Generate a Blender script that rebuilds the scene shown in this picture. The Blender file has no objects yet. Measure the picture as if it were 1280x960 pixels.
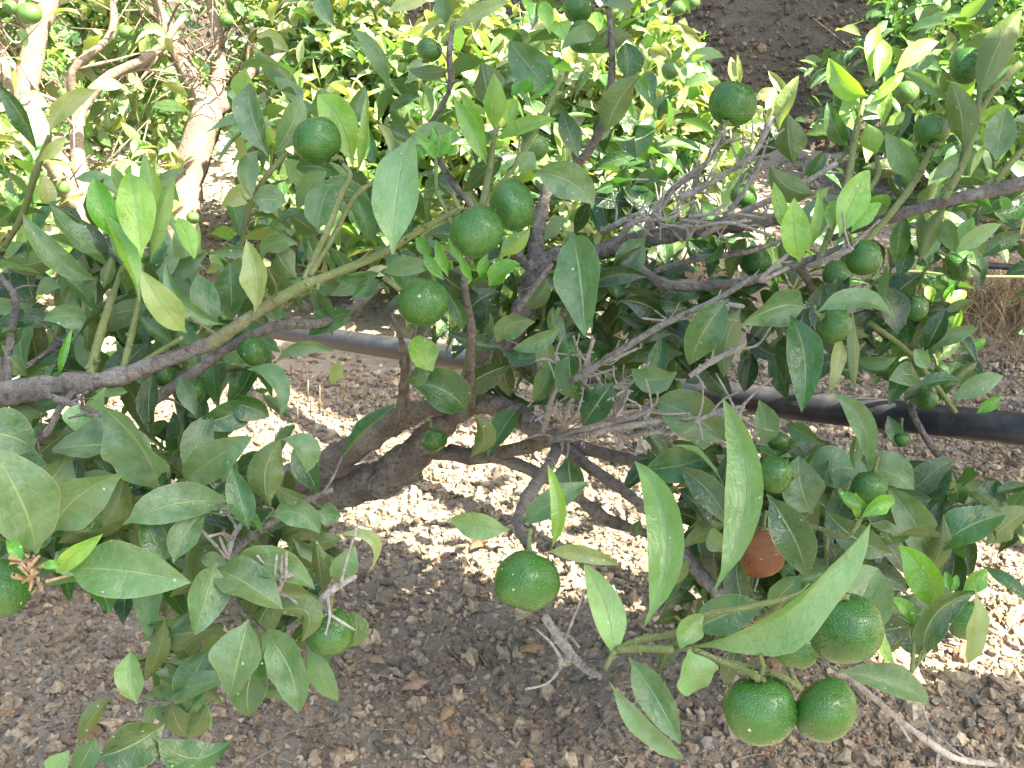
import bpy, math, random
import numpy as np
from mathutils import Vector, Matrix
R_ = np.random.RandomState(7)
random.seed(7)
sc = bpy.context.scene
col = sc.collection
rad = math.radians

# ------------------------------------------------------------------ camera
CAM = np.array([0.0, 0.0, 1.2]); PITCH = rad(25.0); FPX = 1350.0
RIGHT = np.array([1.0, 0, 0]); UPV = np.array([0, math.sin(PITCH), math.cos(PITCH)]); FWD = np.array([0, math.cos(PITCH), -math.sin(PITCH)])
cd = bpy.data.cameras.new('camera'); cam = bpy.data.objects.new('camera', cd); col.objects.link(cam)
cam.location = CAM; cam.rotation_euler = (rad(90) - PITCH, 0, 0)
cd.sensor_width = 36; cd.lens = 36 * FPX / 1280; cd.clip_start = 0.02; cd.clip_end = 300
sc.camera = cam

def P(px, py, z):
    """where a thing seen at that spot of the photograph stands, at z metres from the camera"""
    return CAM + RIGHT * ((px - 640) / FPX * z) + UPV * ((480 - py) / FPX * z) + FWD * z
def G(px, py, h=0.0):
    """the spot of level ground at height h"""
    d = RIGHT * ((px - 640) / FPX) + UPV * ((480 - py) / FPX) + FWD
    return CAM + d * ((h - CAM[2]) / d[2])
def nrm(v):
    v = np.asarray(v, float); return v / (np.linalg.norm(v, axis=-1, keepdims=True) + 1e-12)

# ------------------------------------------------------------------ light
SUN_EL, SUN_AZ = rad(54), rad(112)           # azimuth clockwise from +Y: to the right of the camera
S = np.array([math.sin(SUN_AZ) * math.cos(SUN_EL), math.cos(SUN_AZ) * math.cos(SUN_EL), math.sin(SUN_EL)])
ld = bpy.data.lights.new('sun', 'SUN'); ld.energy = 3.6; ld.angle = rad(0.5); ld.color = (1.0, 0.93, 0.80)
lo = bpy.data.objects.new('sun', ld); col.objects.link(lo); lo.location = (3, -3, 8)
lo.rotation_euler = Vector(S).to_track_quat('Z', 'Y').to_euler()
w = bpy.data.worlds.new('World'); sc.world = w; w.use_nodes = True
nt = w.node_tree; sky = nt.nodes.new('ShaderNodeTexSky'); sky.sky_type = 'NISHITA'; sky.sun_disc = False
sky.sun_elevation = SUN_EL; sky.sun_rotation = SUN_AZ; sky.air_density = 1.0; sky.dust_density = 3.0; sky.ozone_density = 0.6
bg = nt.nodes['Background']; bg.inputs['Strength'].default_value = 0.095
nt.links.new(sky.outputs[0], bg.inputs[0])
vs = sc.view_settings; vs.view_transform = 'Standard'; vs.look = 'None'; vs.exposure = 3.12; vs.gamma = 1; vs.use_curve_mapping = False
vs.use_white_balance = True; vs.white_balance_temperature = 6800; vs.white_balance_tint = 8
sc.cycles.use_denoising = True
sc.cycles.max_bounces = 8; sc.cycles.transmission_bounces = 4; sc.cycles.diffuse_bounces = 4

# ------------------------------------------------------------------ object helpers
def tag(o, label=None, cat=None, group=None, kind=None):
    if label: o['label'] = label
    if cat: o['category'] = cat
    if group: o['group'] = group
    if kind: o['kind'] = kind
    return o
def empty(name, loc):
    o = bpy.data.objects.new(name, None); o.empty_display_size = 0.1; col.objects.link(o); o.location = loc; return o
def mesh_obj(name, V, F, mat, parent=None, uv=None, tint=None, smooth=True, loc=None):
    """V (n,3) world points, F (m,k) faces of one size; origin at loc (or the mesh centre)"""
    V = np.asarray(V, np.float32); F = np.asarray(F, np.int32)
    if loc is None: loc = V.mean(0)
    me = bpy.data.meshes.new(name)
    k = F.shape[1]; n = len(V); m = len(F)
    me.vertices.add(n); me.vertices.foreach_set('co', (V - loc).astype(np.float32).ravel())
    me.loops.add(m * k); me.loops.foreach_set('vertex_index', F.ravel())
    me.polygons.add(m); me.polygons.foreach_set('loop_start', np.arange(0, m * k, k, dtype=np.int32))
    me.polygons.foreach_set('use_smooth', np.full(m, smooth))
    if uv is not None:
        l = me.uv_layers.new(name='UVMap'); l.data.foreach_set('uv', np.asarray(uv, np.float32)[F.ravel()].ravel())
    if tint is not None:
        a = me.color_attributes.new('tint', 'FLOAT_COLOR', 'POINT'); a.data.foreach_set('color', np.asarray(tint, np.float32).ravel())
    me.update(calc_edges=True); me.validate()
    me.materials.append(mat)
    o = bpy.data.objects.new(name, me); col.objects.link(o)
    o.location = Vector([float(x) for x in loc])
    if parent is not None:
        o.parent = parent; o.location = Vector([float(x) for x in loc]) - parent.location
    return o

# ------------------------------------------------------------------ materials
class N:
    def __init__(s, name):
        s.m = bpy.data.materials.new(name); s.m.use_nodes = True; s.t = s.m.node_tree; s.n = s.t.nodes; s.n.clear()
        s.out = s.n.new('ShaderNodeOutputMaterial')
    def add(s, typ, **kw):
        nd = s.n.new(typ)
        for k, v in kw.items(): setattr(nd, k, v)
        return nd
    def link(s, a, b): s.t.links.new(a, b)
    def val(s, sock, v):
        if isinstance(v, (int, float, tuple, list)): sock.default_value = v
        else: s.link(v, sock)
    def math(s, op, a, b=0.0, c=0.0, clamp=False):
        nd = s.add('ShaderNodeMath', operation=op); nd.use_clamp = clamp
        s.val(nd.inputs[0], a); s.val(nd.inputs[1], b); s.val(nd.inputs[2], c); return nd.outputs[0]
    def mix(s, f, a, b, typ='MIX'):
        nd = s.add('ShaderNodeMix', data_type='RGBA', blend_type=typ)
        s.val(nd.inputs[0], f); s.val(nd.inputs[6], a); s.val(nd.inputs[7], b); return nd.outputs[2]
    def noise(s, vec, scale, detail=4, rough=0.55):
        nd = s.add('ShaderNodeTexNoise'); nd.inputs['Scale'].default_value = scale; nd.inputs['Detail'].default_value = detail
        nd.inputs['Roughness'].default_value = rough
        if vec is not None: s.link(vec, nd.inputs['Vector'])
        return nd.outputs[0]
    def ramp(s, f, lo, hi):
        nd = s.add('ShaderNodeMapRange'); s.link(f, nd.inputs[0]); nd.inputs[1].default_value = lo; nd.inputs[2].default_value = hi
        return nd.outputs[0]
    def bump(s, h, strength, dist):
        nd = s.add('ShaderNodeBump'); nd.inputs['Strength'].default_value = strength; nd.inputs['Distance'].default_value = dist
        s.link(h, nd.inputs['Height']); return nd.outputs[0]
def rgb(r, g, b): return (r, g, b, 1)

def leaf_material():
    k = N('citrus_leaf'); co = k.add('ShaderNodeTexCoord'); geo = k.add('ShaderNodeNewGeometry')
    at = k.add('ShaderNodeAttribute'); at.attribute_name = 'tint'
    obj = geo.outputs['Position']
    sp = k.add('ShaderNodeSeparateXYZ'); k.link(co.outputs['UV'], sp.inputs[0])
    u, v = sp.outputs[0], sp.outputs[1]
    av = k.math('ABSOLUTE', k.math('SUBTRACT', v, 0.5))                         # 0 at the midrib
    n1 = k.noise(obj, 26, 5, 0.6); n2 = k.noise(obj, 90, 4, 0.6); n3 = k.noise(obj, 420, 2, 0.5); n4 = k.noise(obj, 11, 3)
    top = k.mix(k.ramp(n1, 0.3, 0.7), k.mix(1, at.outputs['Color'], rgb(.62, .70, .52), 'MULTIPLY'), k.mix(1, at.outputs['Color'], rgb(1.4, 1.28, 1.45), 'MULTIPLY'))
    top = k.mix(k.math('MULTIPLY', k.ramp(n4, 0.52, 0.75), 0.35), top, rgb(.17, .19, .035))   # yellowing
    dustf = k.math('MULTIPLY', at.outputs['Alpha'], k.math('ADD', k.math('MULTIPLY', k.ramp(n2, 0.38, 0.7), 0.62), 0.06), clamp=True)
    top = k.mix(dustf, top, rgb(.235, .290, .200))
    rib = k.ramp(av, 0.034, 0.012)
    top = k.mix(k.math('MULTIPLY', rib, 0.8), top, rgb(.22, .30, .11))
    # side veins
    ph = k.math('SUBTRACT', k.math('MULTIPLY', u, 9.0), k.math('MULTIPLY', av, 9.0))
    fr = k.math('ABSOLUTE', k.math('SUBTRACT', k.math('FRACT', ph), 0.5))
    vein = k.math('MULTIPLY', k.math('MULTIPLY', k.ramp(fr, 0.16, 0.0), k.ramp(av, 0.45, 0.15)), k.ramp(n1, 0.35, 0.65))
    top = k.mix(k.math('MULTIPLY', vein, 0.24), top, rgb(.20, .27, .11))
    edge = k.ramp(av, 0.478, 0.496); top = k.mix(k.math('MULTIPLY', edge, 0.55), top, rgb(.24, .28, .11))
    und = k.mix(0.55, at.outputs['Color'], rgb(.11, .165, .042)); und = k.mix(k.math('MULTIPLY', rib, 0.6), und, rgb(.26, .30, .12))
    und = k.mix(k.math('MULTIPLY', k.ramp(n1, 0.5, 0.75), 0.4), und, rgb(.11, .13, .035))
    base = k.mix(geo.outputs['Backfacing'], top, und)
    vo = k.add('ShaderNodeTexVoronoi'); vo.inputs['Scale'].default_value = 105; k.link(obj, vo.inputs['Vector'])
    pick = k.add('ShaderNodeSeparateColor'); k.link(vo.outputs['Color'], pick.inputs[0])
    speck = k.math('MULTIPLY', k.math('LESS_THAN', vo.outputs['Distance'], k.math('MULTIPLY', pick.outputs[1], 0.13)), k.math('GREATER_THAN', pick.outputs[0], 0.62))
    base = k.mix(k.math('MULTIPLY', speck, 0.75), base, rgb(.58, .56, .46))
    blot = k.math('MULTIPLY', k.ramp(n1, 0.66, 0.74), k.ramp(n3, 0.45, 0.6))
    base = k.mix(k.math('MULTIPLY', blot, 0.5), base, rgb(.09, .075, .045))
    p = k.add('ShaderNodeBsdfPrincipled'); k.link(base, p.inputs['Base Color'])
    ro = k.math('ADD', k.math('MULTIPLY', at.outputs['Alpha'], 0.26), k.math('MULTIPLY', n2, 0.2)); ro = k.math('ADD', ro, 0.17)
    ro = k.math('ADD', ro, k.math('MULTIPLY', geo.outputs['Backfacing'], 0.2), clamp=True); k.link(ro, p.inputs['Roughness'])
    p.inputs['Specular IOR Level'].default_value = 0.62
    h = k.math('ADD', k.math('MULTIPLY', k.math('ADD', k.math('MULTIPLY', vein, .35), rib), -0.45), k.math('MULTIPLY', n1, 4.5)); h = k.math('ADD', h, k.math('MULTIPLY', n3, 0.25)); h = k.math('ADD', h, k.math('MULTIPLY', n2, 0.7))
    k.link(k.bump(h, 0.6, 0.0024), p.inputs['Normal'])
    tr = k.add('ShaderNodeBsdfTranslucent')
    tc = k.mix(1, at.outputs['Color'], rgb(2.6, 2.5, 1.0), 'MULTIPLY'); tc = k.mix(k.math('MULTIPLY', k.math('ADD', rib, vein), 0.3), tc, rgb(.10, .13, .02)); k.link(tc, tr.inputs['Color'])
    ms = k.add('ShaderNodeMixShader'); ms.inputs[0].default_value = 0.24
    k.link(p.outputs[0], ms.inputs[1]); k.link(tr.outputs[0], ms.inputs[2]); k.link(ms.outputs[0], k.out.inputs[0]); return k.m

def bark_material(name, a, b, c, scale=60, bump=0.9):
    k = N(name); geo = k.add('ShaderNodeNewGeometry'); pos = geo.outputs['Position']
    n1 = k.noise(pos, scale * 0.35, 6, 0.65); n2 = k.noise(pos, scale * 2.2, 5, 0.7); n3 = k.noise(pos, scale * 8, 3)
    cc = k.mix(k.ramp(n1, 0.4, 0.62), a, b); cc = k.mix(k.math('MULTIPLY', k.ramp(n2, 0.48, 0.66), 0.85), cc, c); cc = k.mix(k.math('MULTIPLY', k.ramp(n3, 0.55, 0.7), 0.35), cc, b)
    lich = k.math('MULTIPLY', k.ramp(n3, 0.60, 0.66), k.ramp(n1, 0.5, 0.56)); cc = k.mix(k.math('MULTIPLY', lich, 0.7), cc, rgb(.36, .36, .31))
    p = k.add('ShaderNodeBsdfPrincipled'); k.link(cc, p.inputs['Base Color']); p.inputs['Roughness'].default_value = 0.85
    p.inputs['Specular IOR Level'].default_value = 0.25
    h = k.math('ADD', n2, k.math('MULTIPLY', n3, 0.4)); k.link(k.bump(h, bump, 0.008), p.inputs['Normal']); k.link(p.outputs[0], k.out.inputs[0]); return k.m

def fruit_material(name, a, b, rough=0.28):
    k = N(name); co = k.add('ShaderNodeTexCoord'); oi = k.add('ShaderNodeObjectInfo')
    va = k.add('ShaderNodeVectorMath', operation='ADD'); k.link(co.outputs['Object'], va.inputs[0]); k.link(oi.outputs['Random'], va.inputs[1])
    pos = va.outputs[0]
    n1 = k.noise(pos, 45, 4); n2 = k.noise(pos, 260, 3)
    vo = k.add('ShaderNodeTexVoronoi'); vo.inputs['Scale'].default_value = 560; k.link(pos, vo.inputs['Vector'])
    cc = k.mix(k.ramp(n1, 0.3, 0.7), a, b); cc = k.mix(k.math('MULTIPLY', k.ramp(k.noise(pos, 22, 2), 0.5, 0.75), k.math('ADD', k.math('MULTIPLY', oi.outputs['Random'], 0.4), 0.08)), cc, rgb(.085, .14, .02) if 'rotten' not in name else rgb(.05, .02, .01)); pore = k.ramp(vo.outputs['Distance'], 0.42, 0.08)
    cc = k.mix(k.math('MULTIPLY', pore, 0.13), cc, rgb(.14, .26, .07) if 'rotten' not in name else rgb(.3, .12, .04))
    v2 = k.add('ShaderNodeTexVoronoi'); v2.inputs['Scale'].default_value = 115; k.link(pos, v2.inputs['Vector'])
    pk = k.add('ShaderNodeSeparateColor'); k.link(v2.outputs['Color'], pk.inputs[0])
    sp = k.math('MULTIPLY', k.math('LESS_THAN', v2.outputs['Distance'], k.math('MULTIPLY', pk.outputs[1], 0.16)), k.math('GREATER_THAN', pk.outputs[0], 0.72))
    cc = k.mix(k.math('MULTIPLY', sp, 0.8), cc, rgb(.5, .5, .32))
    du = k.ramp(k.noise(pos, 70, 5, 0.65), 0.48, 0.75); cc = k.mix(k.math('MULTIPLY', du, 0.08), cc, rgb(.22, .25, .17))
    p = k.add('ShaderNodeBsdfPrincipled'); k.link(cc, p.inputs['Base Color']); k.link(k.math('ADD', k.math('MULTIPLY', n2, 0.2), rough - 0.1), p.inputs['Roughness'])
    h = k.math('ADD', k.ramp(vo.outputs['Distance'], 0.1, 0.5), k.math('MULTIPLY', n2, 0.25))
    k.link(k.bump(h, 0.7, 0.0007), p.inputs['Normal']); k.link(p.outputs[0], k.out.inputs[0]); return k.m

def soil_material(name, a, b, c, sc1=2.0):
    k = N(name); geo = k.add('ShaderNodeNewGeometry'); pos = geo.outputs['Position']
    n1 = k.noise(pos, sc1, 6, 0.6); n2 = k.noise(pos, sc1 * 14, 6, 0.7); n3 = k.noise(pos, sc1 * 90, 3, 0.6)
    cc = k.mix(k.ramp(n1, 0.35, 0.65), a, b); cc = k.mix(k.math('MULTIPLY', k.ramp(n2, 0.42, 0.72), 0.7), cc, c)
    cc = k.mix(k.math('MULTIPLY', k.ramp(n3, 0.6, 0.75), 0.4), cc, rgb(.34, .29, .23))
    p = k.add('ShaderNodeBsdfPrincipled'); k.link(cc, p.inputs['Base Color']); p.inputs['Roughness'].default_value = 0.95
    p.inputs['Specular IOR Level'].default_value = 0.15
    k.link(k.bump(k.math('ADD', n2, k.math('MULTIPLY', n3, 0.5)), 0.9, 0.012), p.inputs['Normal']); k.link(p.outputs[0], k.out.inputs[0]); return k.m

def tint_material(name, rough=0.9, nscale=120, amp=0.5):
    k = N(name); geo = k.add('ShaderNodeNewGeometry'); at = k.add('ShaderNodeAttribute'); at.attribute_name = 'tint'
    n1 = k.noise(geo.outputs['Position'], nscale, 4, 0.65)
    cc = k.mix(k.ramp(n1, 0.3, 0.7), k.mix(1, at.outputs['Color'], rgb(1 - amp, 1 - amp, 1 - amp), 'MULTIPLY'), k.mix(1, at.outputs['Color'], rgb(1 + amp * .5, 1 + amp * .5, 1 + amp * .45), 'MULTIPLY'))
    p = k.add('ShaderNodeBsdfPrincipled'); k.link(cc, p.inputs['Base Color']); p.inputs['Roughness'].default_value = rough
    p.inputs['Specular IOR Level'].default_value = 0.2
    k.link(k.bump(n1, 0.5, 0.002), p.inputs['Normal']); k.link(p.outputs[0], k.out.inputs[0]); return k.m

def pipe_material():
    k = N('black_polyethylene'); geo = k.add('ShaderNodeNewGeometry'); pos = geo.outputs['Position']
    n1 = k.noise(pos, 40, 5, 0.7); n2 = k.noise(pos, 300, 3)
    sx = k.add('ShaderNodeSeparateXYZ'); k.link(geo.outputs['Normal'], sx.inputs[0])
    cc = k.mix(k.ramp(n1, 0.45, 0.8), rgb(.016, .018, .026), rgb(.048, .050, .060))
    cc = k.mix(k.math('MULTIPLY', k.ramp(n2, 0.66, 0.74), 0.5), cc, rgb(.17, .15, .12))
    cc = k.mix(k.math('MULTIPLY', k.math('MULTIPLY', k.ramp(sx.outputs[2], .2, 1.0), k.ramp(k.noise(pos, 15, 5, .7), .45, .7)), .45), cc, rgb(.15, .135, .11))
    p = k.add('ShaderNodeBsdfPrincipled'); k.link(cc, p.inputs['Base Color']); k.link(k.math('ADD', k.math('MULTIPLY', n1, 0.3), 0.3), p.inputs['Roughness'])
    k.link(k.bump(n1, 0.25, 0.001), p.inputs['Normal']); k.link(p.outputs[0], k.out.inputs[0]); return k.m

LEAF = leaf_material()
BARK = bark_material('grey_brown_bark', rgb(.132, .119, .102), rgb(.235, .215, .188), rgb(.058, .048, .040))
PALE = bark_material('sun_lightened_bark', rgb(.27, .205, .155), rgb(.36, .285, .22), rgb(.17, .12, .085), 35)  # tan bark lightened: full sun on the trunks put into the colour
MIDBARK = bark_material('greening_bark', rgb(.13, .13, .065), rgb(.16, .165, .075), rgb(.09, .075, .05), 70, 0.6)
SHOOT = bark_material('green_shoot_bark', rgb(.12, .155, .05), rgb(.155, .19, .07), rgb(.14, .13, .07), 80, 0.5)
DRY = bark_material('dry_grey_twig', rgb(.32, .29, .25), rgb(.44, .41, .36), rgb(.19, .16, .13), 90, 0.8)
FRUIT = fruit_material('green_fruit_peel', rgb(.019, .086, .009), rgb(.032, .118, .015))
FRUITL = fruit_material('sunlit_fruit_peel', rgb(.06, .145, .03), rgb(.085, .18, .04))  # fruit in the sun: its brightness put into a lighter peel colour
ROT = fruit_material('rotten_brown_peel', rgb(.085, .030, .010), rgb(.19, .066, .018), 0.7)
SOIL = soil_material('stony_soil', rgb(.245, .205, .158), rgb(.31, .265, .208), rgb(.17, .138, .105))
BANKM = soil_material('shaded_bank_soil', rgb(.085, .070, .055), rgb(.135, .115, .090), rgb(.042, .036, .030), 2.2)  # deep shade of the bank put into a darker soil colour
STONE = tint_material('crushed_stone', 0.92, 150, 0.45)
STRAW = tint_material('dry_straw', 0.8, 200, 0.3)
PIPEM = pipe_material()

# ------------------------------------------------------------------ shape helpers
def leaf_arrays(B, T, SIDE, W, fold, archv, nu, nv, wave, wphase, twist=None):
    """many leaves at once: base, tip, side vector, full width, fold angle, control offset -> V, F, uv, count"""
    B = np.asarray(B, float); T = np.asarray(T, float); n = len(B)
    W = np.broadcast_to(W, (n,)).astype(float); fold = np.broadcast_to(fold, (n,)).astype(float); wave = np.broadcast_to(wave, (n,)).astype(float)
    C = (B + T) / 2 + archv
    t = np.linspace(0, 1, nu + 1)
    # quadratic curve whose middle passes near C
    K = 2 * C - (B + T) / 2
    t_ = t[None, :, None]
    mid = (1 - t_) ** 2 * B[:, None] + 2 * t_ * (1 - t_) * K[:, None] + t_ ** 2 * T[:, None]
    tan = nrm(2 * (1 - t_) * (K - B)[:, None] + 2 * t_ * (T - K)[:, None])
    s = np.broadcast_to(SIDE[:, None], mid.shape); s = nrm(s - tan * np.sum(s * tan, -1, keepdims=True))
    nn = np.cross(s, tan)
    if twist is not None:
        aa = (np.asarray(twist)[:, None] * (t[None] - .35))[:, :, None]; s = s * np.cos(aa) + nn * np.sin(aa); nn = np.cross(s, tan)
    tt = np.clip((t - 0.06) / 0.94, 0, 1)
    prof = np.sin(np.pi * tt ** 0.88) ** 0.85 * (1 - 0.12 * tt); prof = prof / prof.max(); prof = np.maximum(prof, 0.045 * (1 - t))
    v = np.linspace(-1, 1, nv + 1)
    half = (W[:, None] / 2 * prof[None])[:, :, None, None]
    vv = v[None, None, :, None]; f = fold[:, None, None, None]
    ripple = wave[:, None, None, None] * np.sin(wphase[:, None, None, None] + t[None, :, None, None] * 13 + (vv > 0) * 1.7) * vv ** 2
    V = mid[:, :, None] + s[:, :, None] * (vv * half * np.cos(f)) + nn[:, :, None] * (np.abs(vv) ** 1.25 * half * np.sin(f) + ripple * half)
    m = (nu + 1) * (nv + 1)
    i, j = np.meshgrid(np.arange(nu), np.arange(nv), indexing='ij'); a = i * (nv + 1) + j
    q = np.stack([a, a + 1, a + nv + 2, a + nv + 1], -1).reshape(-1, 4)
    F = (q[None] + (np.arange(n) * m)[:, None, None]).reshape(-1, 4)
    uv = np.stack(np.meshgrid(t, (v + 1) / 2, indexing='ij'), -1).reshape(-1, 2); uv = np.tile(uv, (n, 1))
    return V.reshape(-1, 3), F, uv, m

def tube(points, radii, sides=8, jitter=0.08, rs=R_, cap=True, dens=4):
    """tapering tube through points, smoothed"""
    p = np.asarray(points, float); r = np.asarray(radii, float)
    if len(p) > 2:
        seg = np.linalg.norm(np.diff(p, axis=0), axis=1); cum = np.r_[0, np.cumsum(seg)]
        n = max(len(p) * dens, 6); q = np.linspace(0, cum[-1], n)
        # Catmull-Rom on chord length
        out = np.zeros((n, 3)); m = np.gradient(p, cum, axis=0)
        for idx, x in enumerate(q):
            k = min(np.searchsorted(cum, x, side='right') - 1, len(p) - 2); h = cum[k + 1] - cum[k]; u = (x - cum[k]) / h
            out[idx] = (2*u**3-3*u**2+1)*p[k] + (u**3-2*u**2+u)*h*m[k] + (-2*u**3+3*u**2)*p[k+1] + (u**3-u**2)*h*m[k+1]
        r = np.interp(q, cum, r); p = out
    n = len(p); tan = nrm(np.gradient(p, axis=0))
    if sides > 14:
        for _ in range(4): r = r * (1 + rs.uniform(-.08, .13) * np.exp(-((np.arange(n) - rs.uniform(0, n)) / rs.uniform(2, 6)) ** 2))
    ref = np.array([0, 0, 1.0]) if abs(tan[0][2]) < 0.8 else np.array([1.0, 0, 0])
    V = []; u = nrm(np.cross(tan[0], ref))
    base = 1 + jitter * rs.randn(sides)
    for i in range(n):
        u = nrm(u - tan[i] * np.dot(u, tan[i])); v = np.cross(tan[i], u)
        base = 0.75 * base + 0.25 * (1 + jitter * 1.6 * rs.randn(sides)); k = 1 + jitter * 0.7 * rs.randn()
        a = np.arange(sides) * 2 * math.pi / sides
        V.append(p[i] + (np.cos(a)[:, None] * u + np.sin(a)[:, None] * v) * (r[i] * base * k)[:, None])
    V = np.concatenate(V); F = []
    i, j = np.meshgrid(np.arange(n - 1), np.arange(sides), indexing='ij'); j2 = (j + 1) % sides
    F = np.stack([i * sides + j, i * sides + j2, (i + 1) * sides + j2, (i + 1) * sides + j], -1).reshape(-1, 4)
    if cap:
        V = np.concatenate([V, p[:1], p[-1:] + tan[-1:] * r[-1] * 0.5]); c0, c1 = len(V) - 2, len(V) - 1
        f0 = [(c0, b, a, c0) for a, b in zip(range(sides), np.roll(range(sides), -1))]
        off = (n - 1) * sides
        tri = np.array([[c0, (a + 1) % sides, a] for a in range(sides)] + [[c1, off + a, off + (a + 1) % sides] for a in range(sides)])
        # keep quads: split the caps into degenerate-free quads by pairing triangles
        q = []
        for tset in (tri[:sides], tri[sides:]):
            for a in range(0, sides - 1, 2):
                t1, t2 = tset[a], tset[a + 1]
                ids = [t1[0]] + ([t2[1], t1[1], t1[2]] if t1[1] == t2[2] else [t1[1], t1[2], t2[2]])
                q.append(ids)
        F = np.concatenate([F, np.array(q)])
    return V, F
def join(parts):
    V = []; F = []; o = 0
    for v, f in parts: V.append(v); F.append(np.asarray(f) + o); o += len(v)
    return np.concatenate(V), np.concatenate(F)
def pxtube(pts, sides=8, jitter=0.08):
    return tube([P(a, b, z) for a, b, z, r in pts], [r * .88 * z / FPX for a, b, z, r in pts], sides, jitter, dens=10 if sides > 10 else 5)
def spurs(pts, n, ln, seed, r0=0.0016, jit=0.12):
    """short bare side twigs along a pixel-described branch"""
    rs = np.random.RandomState(seed); W_ = np.array([P(a, b, z) for a, b, z, r in pts]); out = []
    for _ in range(n):
        k = rs.randint(len(W_) - 1); u = rs.rand(); p = W_[k] * (1 - u) + W_[k + 1] * u
        d = nrm(W_[k + 1] - W_[k]); q = nrm(d * rs.uniform(0.2, 0.9) + rs.randn(3) * 0.6 + np.array([0, 0, 0.2])); L = ln * rs.uniform(0.4, 1.2)
        mid = p + q * L * 0.5 + rs.randn(3) * L * jit * 0.5
        out.append(tube([p, mid, p + q * L + rs.randn(3) * L * jit], [r0 * 1.3, r0, r0 * 0.8], 5, 0.2))
    return out

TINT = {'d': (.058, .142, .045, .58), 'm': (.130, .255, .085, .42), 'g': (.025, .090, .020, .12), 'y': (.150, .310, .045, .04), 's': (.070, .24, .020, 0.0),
        'p': (.20, .26, .080, .4), 'u': (.036, .074, .012, .05), 'b': (.013, .044, .012, .08), 'w': (.26, .29, .13, .85)}  # w and sunlit p leaves whitened, b darkened: light and shade put into tint
# ------------------------------------------------------------------ the leaves one can tell apart in the near tree
# base x, y, tip x, y, width (pixels of the photograph), distance (m), kind, sideways bend (px), bulge towards the viewer (share of length), roll (deg), fold (deg)
LV = []
def L(bx, by, tx, ty, w_, z, kind='d', bend=0, arch=None, roll=0, fold=None, dz=None): LV.append((bx, by, tx, ty, w_, z, kind, bend, arch, roll, fold, dz))
# upright young cluster, left
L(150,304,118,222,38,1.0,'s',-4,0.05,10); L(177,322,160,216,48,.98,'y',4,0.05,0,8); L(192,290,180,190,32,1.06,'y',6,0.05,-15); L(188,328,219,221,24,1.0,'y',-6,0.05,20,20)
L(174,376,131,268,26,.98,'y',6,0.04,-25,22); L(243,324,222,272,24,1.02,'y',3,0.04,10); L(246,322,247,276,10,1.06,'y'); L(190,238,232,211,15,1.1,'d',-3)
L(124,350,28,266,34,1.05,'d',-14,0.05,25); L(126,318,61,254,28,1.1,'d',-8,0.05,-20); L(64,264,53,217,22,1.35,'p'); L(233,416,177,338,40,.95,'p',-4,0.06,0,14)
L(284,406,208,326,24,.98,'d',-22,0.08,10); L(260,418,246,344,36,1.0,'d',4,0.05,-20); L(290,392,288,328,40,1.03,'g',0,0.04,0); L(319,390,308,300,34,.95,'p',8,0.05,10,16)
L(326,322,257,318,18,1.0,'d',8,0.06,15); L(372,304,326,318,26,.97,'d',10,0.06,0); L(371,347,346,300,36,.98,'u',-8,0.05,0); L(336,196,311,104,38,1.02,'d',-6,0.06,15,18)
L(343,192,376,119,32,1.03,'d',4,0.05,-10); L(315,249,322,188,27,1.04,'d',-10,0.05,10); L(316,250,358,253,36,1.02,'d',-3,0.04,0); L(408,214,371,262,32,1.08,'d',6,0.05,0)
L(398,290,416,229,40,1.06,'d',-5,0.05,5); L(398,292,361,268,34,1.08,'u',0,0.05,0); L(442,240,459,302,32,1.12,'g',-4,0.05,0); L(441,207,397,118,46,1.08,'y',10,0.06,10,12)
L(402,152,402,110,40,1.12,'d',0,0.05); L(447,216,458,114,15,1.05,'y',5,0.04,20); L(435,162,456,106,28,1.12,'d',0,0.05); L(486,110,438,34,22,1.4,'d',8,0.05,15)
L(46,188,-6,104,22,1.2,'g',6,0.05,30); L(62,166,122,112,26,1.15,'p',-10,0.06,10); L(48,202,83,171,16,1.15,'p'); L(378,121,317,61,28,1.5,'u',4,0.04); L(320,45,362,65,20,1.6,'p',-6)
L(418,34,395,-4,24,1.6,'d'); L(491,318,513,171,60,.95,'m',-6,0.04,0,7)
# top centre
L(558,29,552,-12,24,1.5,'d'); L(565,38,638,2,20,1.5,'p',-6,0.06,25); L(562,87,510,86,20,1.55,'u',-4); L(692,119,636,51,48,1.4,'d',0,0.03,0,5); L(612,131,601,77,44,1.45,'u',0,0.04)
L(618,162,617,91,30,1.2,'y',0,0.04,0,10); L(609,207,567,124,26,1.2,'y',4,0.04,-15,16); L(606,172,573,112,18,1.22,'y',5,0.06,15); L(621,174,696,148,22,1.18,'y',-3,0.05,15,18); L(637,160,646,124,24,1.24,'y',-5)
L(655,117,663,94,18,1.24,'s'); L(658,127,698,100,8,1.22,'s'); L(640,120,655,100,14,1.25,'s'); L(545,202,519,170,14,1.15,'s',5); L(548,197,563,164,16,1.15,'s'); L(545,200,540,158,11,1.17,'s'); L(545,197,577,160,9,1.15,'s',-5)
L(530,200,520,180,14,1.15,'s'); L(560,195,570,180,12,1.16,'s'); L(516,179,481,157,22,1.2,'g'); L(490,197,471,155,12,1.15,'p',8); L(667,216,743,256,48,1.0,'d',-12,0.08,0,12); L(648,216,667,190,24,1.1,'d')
L(757,166,800,94,40,1.2,'u',-6,0.04,0,8); L(783,101,782,53,38,1.25,'g',2,0.05); L(789,44,752,62,24,1.25,'u',6); L(746,44,701,63,26,1.2,'d',8,0.08); L(748,-2,793,10,24,1.25,'d',-4); L(723,197,702,137,26,1.25,'g')
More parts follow.
